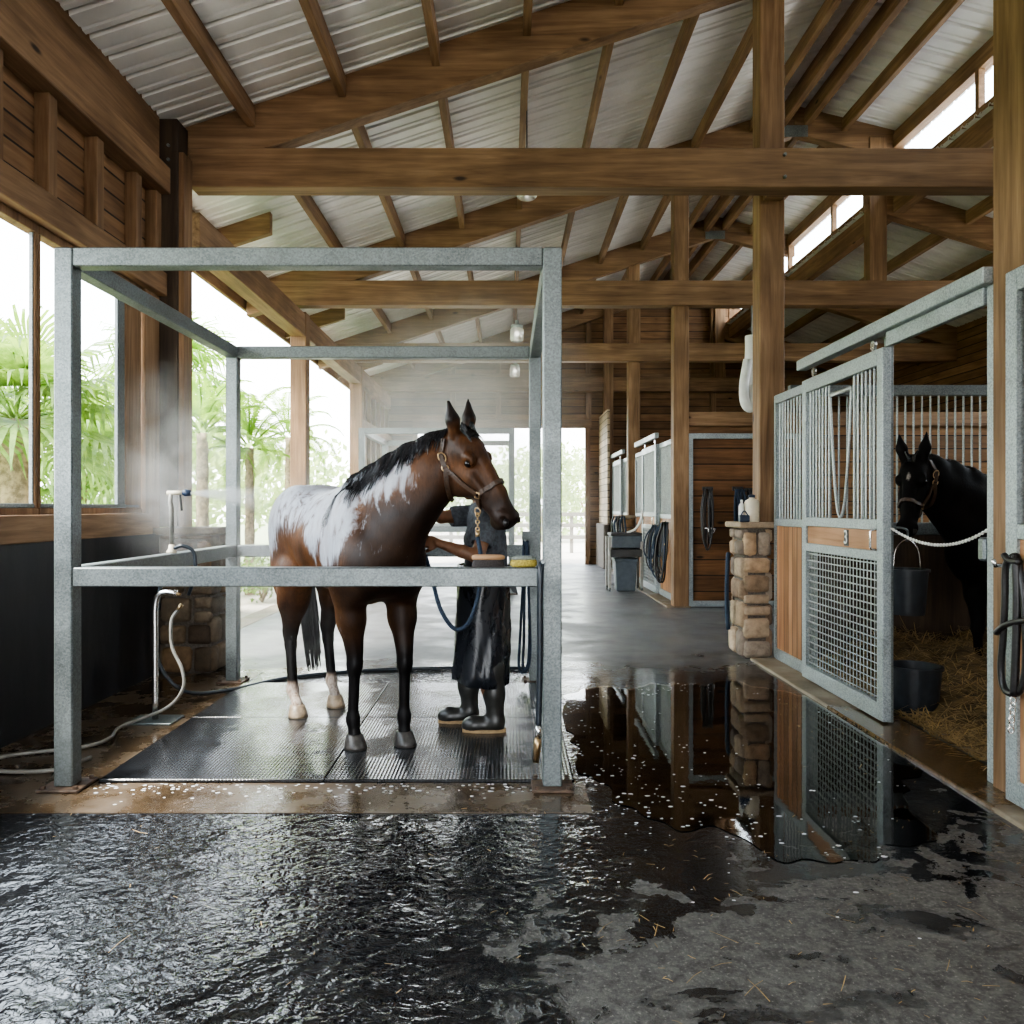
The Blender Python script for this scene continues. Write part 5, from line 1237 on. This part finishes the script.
# ---- bottles on the pier cap
def bottle(label,c,r,h,mat,capm,name='bottle'):
    o=thing(name,label,'bottle',c,'bottles on the stone pier')
    m=MB(); m.lathe([(r*.95,0),(r,.01),(r,h*.72),(r*.8,h*.80),(r*.38,h*.86),(r*.36,h*.92)],c,20); m.build('bottle_body',mat,o,smooth=True)
    m=MB(); m.lathe([(r*.45,h*.90),(r*.45,h),(r*.2,h*1.01)],c,14); m.build('cap',capm,o,smooth=True); return o
bottle('large cream bottle standing on the stone pier cap',(2.445,7.99,1.36),.072,.27,M['cream'],M['blue_plastic'])
bottle('slim white bottle standing at the left of the pier cap',(2.345,7.99,1.36),.028,.22,M['white_plastic'],M['white_plastic'])
o=thing('brush_caddy','small dark blue caddy in front of the bottles on the pier cap','caddy',(2.35,7.925,1.36)); MB().box(2.30,2.40,7.895,7.95,1.36,1.43).build('caddy_body',M['blue_plastic'],o,bevel=.008); MB().tube(spline([(2.31,7.92,1.42),(2.35,7.92,1.47),(2.39,7.92,1.42)],10),.006,6).build('caddy_handle',M['blue_plastic'],o)
m=MB(); m.tube(spline([(2.29,8.25,1.02),(2.27,8.22,1.0),(2.26,8.22,.7),(2.265,8.23,.40),(2.28,8.23,.25)],20),.022,8); tag(m.build('hanging_strap',M['rope_blue'],smooth=True),'dark strap hanging down the left side of the stone pier','strap')
# ---- white hanging pipe
o=thing('vent_pipe','white plastic pipe with a bent lower end hanging beside the tall post','pipe',(3.02,10.0,2.7))
m=MB(); m.tube(spline([P(752,336,10),P(752,352,10),P(751,375,10),P(750,398,10),P(748,405,10)],20),[.085]*12+[.095]*8,14); m.build('pipe_body',M['white_plastic'],o,smooth=True)
m=MB(); m.tube(spline([P(748,360,9.9),P(744,385,9.9),P(745,402,9.9),P(750,408,9.9),P(756,402,9.9),P(757,385,9.9)],24),.06,12); m.build('bent_end',M['white_plastic'],o,smooth=True)
m=MB(); m.tube([P(752,337,10),P(752,306,10)],.012,6); m.build('hanger_wire',M['steel'],o)
# ---- pendant lamps
for (px_,y,zb,zt,l) in ((527,9.0,4.98,5.95,'nearest glass jar lamp hanging behind the first tie beam'),(517,13.6,4.33,6.05,'second glass jar lamp hanging deeper in the barn'),(515,18.0,4.45,6.05,'farthest glass jar lamp hanging near the end wall')):
    x=(px_-507)*y/800; o=thing('pendant_lamp',l,'lamp',(x,y,zb),'glass jar pendant lamps')
    m=MB(); m.lathe([(.09,0),(.115,.03),(.115,.20),(.09,.23)],(x,y,zb),18,False); m.build('glass_shade',M['lamp_glass'],o,smooth=True)
    m=MB(); m.lathe([(.10,.225),(.10,.27),(.035,.30),(.03,.36)],(x,y,zb),16); m.build('lamp_cap',M['steel_light'],o,smooth=True)
    m=MB(); m.tube([(x,y,zb+.35),(x,y,zl(x)-.05)],.009,6); m.build('lamp_cord',M['dark_plastic'],o)
    m=MB(); m.ball((x,y,zb+.13),.04,10,8); m.build('bulb',M['bulb'],o,smooth=True)
# ================================================================== OUTDOORS
def fan_leaf(m, c, az, el, Lp, R, rr, droop=.5):
    d=Vector((math.cos(az)*math.cos(el),math.sin(az)*math.cos(el),math.sin(el))); tip=c+d*Lp+Vector((0,0,-.12*Lp))
    m.tube([c,c.lerp(tip,.5)+Vector((0,0,.06*Lp)),tip],[.018,.014,.010],4,False)
    s=Vector((-math.sin(az),math.cos(az),0)); dd=(d+Vector((0,0,-.35))).normalized(); up=s.cross(dd)*-1
    if up.z<0: up=-up
    n=26
    for i in range(n):
        a=-2.15+4.3*i/(n-1); L=R*(.72+.28*math.cos(a*.62))*rr.uniform(.88,1.05)
        q=(dd*math.cos(a)+s*math.sin(a)).normalized(); w=.022*R/.8+.006
        sdv=q.cross(up).normalized(); p0=tip; p1=tip+q*L*.55+up*.04*R; p2=tip+q*L*.85-Vector((0,0,.10*R*droop)); p3=tip+q*L-Vector((0,0,.30*R*droop*rr.uniform(.6,1.5)))
        m.strip([p0,p1,p2,p3],[.004,w,w*.7,.002],sdv)
def pin_leaf(m, c, az, el, L, rr, wid=.38):
    d=Vector((math.cos(az),math.sin(az),0)); s=Vector((-d.y,d.x,0)); pts=[]
    for k in range(11):
        t=k/10; ang=el-1.7*t*t; pts.append((pts[-1] if pts else c)+ (d*math.cos(ang)+Vector((0,0,math.sin(ang))))*(L/10))
    m.tube(pts,[.022-.0019*k for k in range(11)],4,False)
    for k in range(34):
        t=.12+.88*k/33; u=t*10; i=min(int(u),9); p=pts[i].lerp(pts[i+1],u-i); tn=(pts[i+1]-pts[i]).normalized()
        for sg in (-1,1):
            l=wid*L*.55*math.sin(PI*min(1,.18+.8*t))*rr.uniform(.85,1.1)
            q=(s*sg*.85+tn*.55+Vector((0,0,.05))).normalized(); w=.018
            m.strip([p,p+q*l*.5,p+q*l-Vector((0,0,.22*l))],[.006,w,.002],tn)
def palm(label,x,y,hz,kind,seed,R=.8,n=26,mat='palm',tr=.11,lean=0):
    rr=random.Random(seed); o=thing('palm_tree',label,'palm',(x,y,0),'palms outside the open side')
    top=Vector((x+lean,y,hz)); m=MB(); tp=[Vector((x,y,-.02)),Vector((x+lean*.2,y,hz*.35)),Vector((x+lean*.6,y,hz*.75)),top]
    tt=spline(tp,14); m.tube(tt,[tr*(1.25-.3*i/13)+ (.012 if i%2 else 0) for i in range(14)],12); m.build('trunk',M['bark'],o,smooth=True)
    m=MB()
    for i in range(n):
        az=i*2.4+rr.uniform(-.3,.3); el=1.25-1.75*(i/n)+rr.uniform(-.15,.15)
        if kind=='fan': fan_leaf(m,top,az,el,R*rr.uniform(.7,1.0),R*rr.uniform(.85,1.1),rr,.9)
        else: pin_leaf(m,top,az,max(el+.15,-.35),R*rr.uniform(1.5,1.9),rr)
    m.build('fronds',M[mat],o); return o
palm('shaggy fan palm with a thick trunk outside the nearest window',-5.9,9.6,2.55,'fan',1,.95,26,'palm',.24)
palm('tall fan palm rising behind the thick trunked palm',-9.6,14.5,3.6,'fan',2,1.15,24,'palm',.14)
palm('fan palm seen between the window mullion and the window jamb',-7.6,14.2,2.3,'fan',3,1.15,24,'palm',.12)
palm('feathery bright palm at the near garden opening',-5.1,13.4,2.75,'pin',4,.80,18,'palm_bright',.09)
palm('low feathery palm right behind the left rear frame post',-4.5,14.0,2.55,'pin',5,.78,16,'palm_bright',.07)
palm('tall fan palm beside the dark post, high over the spray',-7.4,17.5,4.3,'fan',6,1.15,22,'palm_bright',.12)
palm('slim palm seen through the second garden opening',-5.6,20.5,3.3,'pin',7,.9,18,'palm_bright',.08)
palm('distant fan palm far behind the window',-13.5,20.0,4.2,'fan',8,1.3,22,'palm',.15)
def shrub(label,x,y,r,h,seed,mat='bush',n=700,ls=.07,name='garden_shrub',cat='shrub',grp='shrubs along the garden edge'):
    rr=random.Random(seed); o=thing(name,label,cat,(x,y,0),grp); m=MB()
    for k in range(6): 
        a=rr.uniform(0,2*PI); m.tube([(x,y,-.02),(x+r*.4*math.cos(a),y+r*.4*math.sin(a),h*.6)],[.02*r/.5,.008],5,False)
    m.build('stems',M['bark'],o); m=MB()
    for i in range(n):
        u=rr.uniform(-1,1); a=rr.uniform(0,2*PI); q=math.sqrt(1-u*u); k=rr.uniform(.55,1.0)*(1+.18*math.sin(3*a+seed)+.15*math.sin(5*u+seed))
        c=Vector((x+r*k*q*math.cos(a),y+r*k*q*math.sin(a),h*.52+h*.5*k*u*.95)); d=Vector((rr.gauss(0,1),rr.gauss(0,1),rr.gauss(.3,1))).normalized(); s=d.orthogonal().normalized(); L=ls*rr.uniform(.7,1.3)
        m.add([c-s*L*.35,c+d*L*.1+s*0-s*0+d*L*.5+s*L*.05,c+s*L*.35,c-d*L*.5],[(0,1,2,3)])
    m.build('foliage',M[mat],o); return o
shrub('leafy green shrub low between the stone pier and the rear frame post',-4.35,11.3,.55,.75,1)
shrub('leafy green shrub right of the rear frame post, behind the horse',-3.95,12.9,.55,.75,2)
shrub('broad green shrub under the feathery palms',-5.4,13.2,.8,1.0,3,n=900)
shrub('green shrub in front of the nearest window, below the palms',-5.9,10.2,.9,1.5,4,n=900)
shrub('tall green shrub near the window jamb outside',-5.6,12.0,.8,1.6,5,n=900)
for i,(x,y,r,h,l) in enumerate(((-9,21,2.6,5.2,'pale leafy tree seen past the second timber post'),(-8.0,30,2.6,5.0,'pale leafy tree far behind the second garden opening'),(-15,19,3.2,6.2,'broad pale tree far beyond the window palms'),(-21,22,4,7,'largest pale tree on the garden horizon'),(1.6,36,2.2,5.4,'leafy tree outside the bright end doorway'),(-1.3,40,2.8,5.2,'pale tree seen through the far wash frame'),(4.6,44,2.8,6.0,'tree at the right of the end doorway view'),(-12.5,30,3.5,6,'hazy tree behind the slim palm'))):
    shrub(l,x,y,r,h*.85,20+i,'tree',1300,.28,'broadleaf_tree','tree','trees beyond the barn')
# fence beyond the end door
o=thing('paddock_fence','pale rail fence across the lawn beyond the end doorway','fence',(0,27,0))
for k in range(7):
    MB().box(-6+k*2.03,-5.88+k*2.03,26.95,27.07,-.02,1.35).build('fence_post',M['hose_pale'],o,bevel=.006)
for z in (.45,.85,1.22): MB().box(-6,6.4,26.90,26.95,z,z+.13).build('fence_rail',M['hose_pale'],o,bevel=.004)
# ================================================================== MIST
def mist(name,label,c,r,dens,scale=2.2,lo=.35,hi=.75,an=.2):
    t=NT(name+'_vapour'); tc=t.n('TexCoord').outputs['Object']; q=t.vmath('DIVIDE',tc,tuple(r)); ln=t.n('VectorMath',operation='LENGTH'); t.set(ln.inputs[0],q)
    fall=t.step(ln.outputs['Value'],1.0,.25); n=t.noise(tc,scale,4,.6,.8)
    dn=t.math('MULTIPLY',t.math('MULTIPLY',fall,t.step(n,lo,hi)),dens)
    v=t.n('VolumeScatter',{'Color':(1,.975,.94),'Density':dn,'Anisotropy':an}); t.t.links.new(v.outputs[0],t.out.inputs[1])
    me=bpy.data.meshes.new(name); b=MB().ball((0,0,0),r,20,14); me.from_pydata(b.v,[],b.f); me.materials.append(t.m)
    o=bpy.data.objects.new(name,me); COL.objects.link(o); o.location=c; tag(o,label,'mist',kind='stuff'); return o
mist('mist','thin water mist drifting around the dark post and spray nozzle',(-2.45,6.1,1.75),(.62,.85,1.0),.7,2.6)
mist('mist','steam rising around the wet back and hind legs of the bay horse',(-1.55,6.05,1.15),(.75,.75,1.1),.55,2.0,.3,.7)
mist('mist','hazy vapour hanging under the far trusses',(-.7,11.5,2.9),(2.3,4.0,1.9),.15,.8,.2,.7,0)
mist('mist','soft bright haze around the far wash frame',(-.6,16.2,1.7),(3.0,4.4,2.1),.17,.5,.15,.6,.3)
# spray cone
t=NT('spray_vapour'); tc=t.n('TexCoord').outputs['Object']; x,y,z=t.xyz(tc)
cen=t.math('MULTIPLY',t.math('MULTIPLY',x,x),-.22); rad=t.math('SQRT',t.math('ADD',t.math('MULTIPLY',y,y),t.math('POWER',t.math('SUBTRACT',z,cen),2.0)))
wd=t.math('ADD',.014,t.math('MULTIPLY',x,.21)); prof=t.step(t.math('DIVIDE',rad,wd),1.0,.3); n=t.noise(t.vmath('MULTIPLY',tc,(.5,1,1)),22,4,.6)
dn=t.math('MULTIPLY',t.math('MULTIPLY',prof,t.step(x,.62,.1)),t.math('MULTIPLY',t.math('ADD',.35,n),t.math('DIVIDE',6.0,t.math('ADD',.07,x))))
v=t.n('VolumeScatter',{'Color':(1,1,1),'Density':dn,'Anisotropy':.3}); t.t.links.new(v.outputs[0],t.out.inputs[1])
m=MB(); m.tube([(0,0,0),(.2,0,-.005),(.42,0,-.03),(.65,0,-.08)],[.02,.07,.12,.18],14)
me=bpy.data.meshes.new('water_spray'); me.from_pydata(m.v,[],m.f); me.materials.append(t.m); o=bpy.data.objects.new('water_spray',me); COL.objects.link(o); o.location=(sx+.135,sy,1.604)
tag(o,'white cone of water spray shooting from the hose nozzle','spray',kind='stuff')
WORLD=5.0; SUN=7.5; EXPO=1.22; LOOK='AgX - Medium High Contrast'
# ================================================================== CAMERA, LIGHT, WORLD
cd=bpy.data.cameras.new('camera'); cam=bpy.data.objects.new('camera',cd); COL.objects.link(cam)
cam.location=(0,0,CH); cam.rotation_euler=(PI/2,0,0); cd.sensor_width=36; cd.lens=28.125; cd.shift_x=.005; cd.shift_y=-.004; cd.clip_start=.05
SC.camera=cam
w=bpy.data.worlds.new('world'); SC.world=w; w.use_nodes=True; nt=w.node_tree; bg=nt.nodes['Background']
tc=nt.nodes.new('ShaderNodeTexCoord'); sp=nt.nodes.new('ShaderNodeSeparateXYZ'); rp=nt.nodes.new('ShaderNodeValToRGB')
nt.links.new(tc.outputs['Generated'],sp.inputs[0]); nt.links.new(sp.outputs[2],rp.inputs[0]); nt.links.new(rp.outputs[0],bg.inputs[0])
e=rp.color_ramp.elements; e[0].position=0; e[0].color=(.95,.97,.98,1); e[1].position=.6; e[1].color=(.80,.89,1,1)
bg.inputs[1].default_value=WORLD
sd=bpy.data.lights.new('sun','SUN'); so=bpy.data.objects.new('sun',sd); COL.objects.link(so); so.location=(-20,-6,30)
so.rotation_euler=Vector((.50,.28,-.82)).to_track_quat('-Z','Y').to_euler(); sd.energy=SUN; sd.angle=.2; sd.color=(1,.95,.87)
SC.view_settings.view_transform='AgX'; SC.view_settings.look=LOOK; SC.view_settings.exposure=EXPO
SC.cycles.use_denoising=True
try: SC.cycles.denoiser='OPENIMAGEDENOISE'
except Exception: pass
SC.cycles.max_bounces=10; SC.cycles.diffuse_bounces=5; SC.cycles.glossy_bounces=4; SC.cycles.transparent_max_bounces=24; SC.cycles.volume_bounces=1
SC.cycles.volume_step_rate=2.0; SC.cycles.sample_clamp_indirect=6; SC.cycles.caustics_reflective=False; SC.cycles.caustics_refractive=False
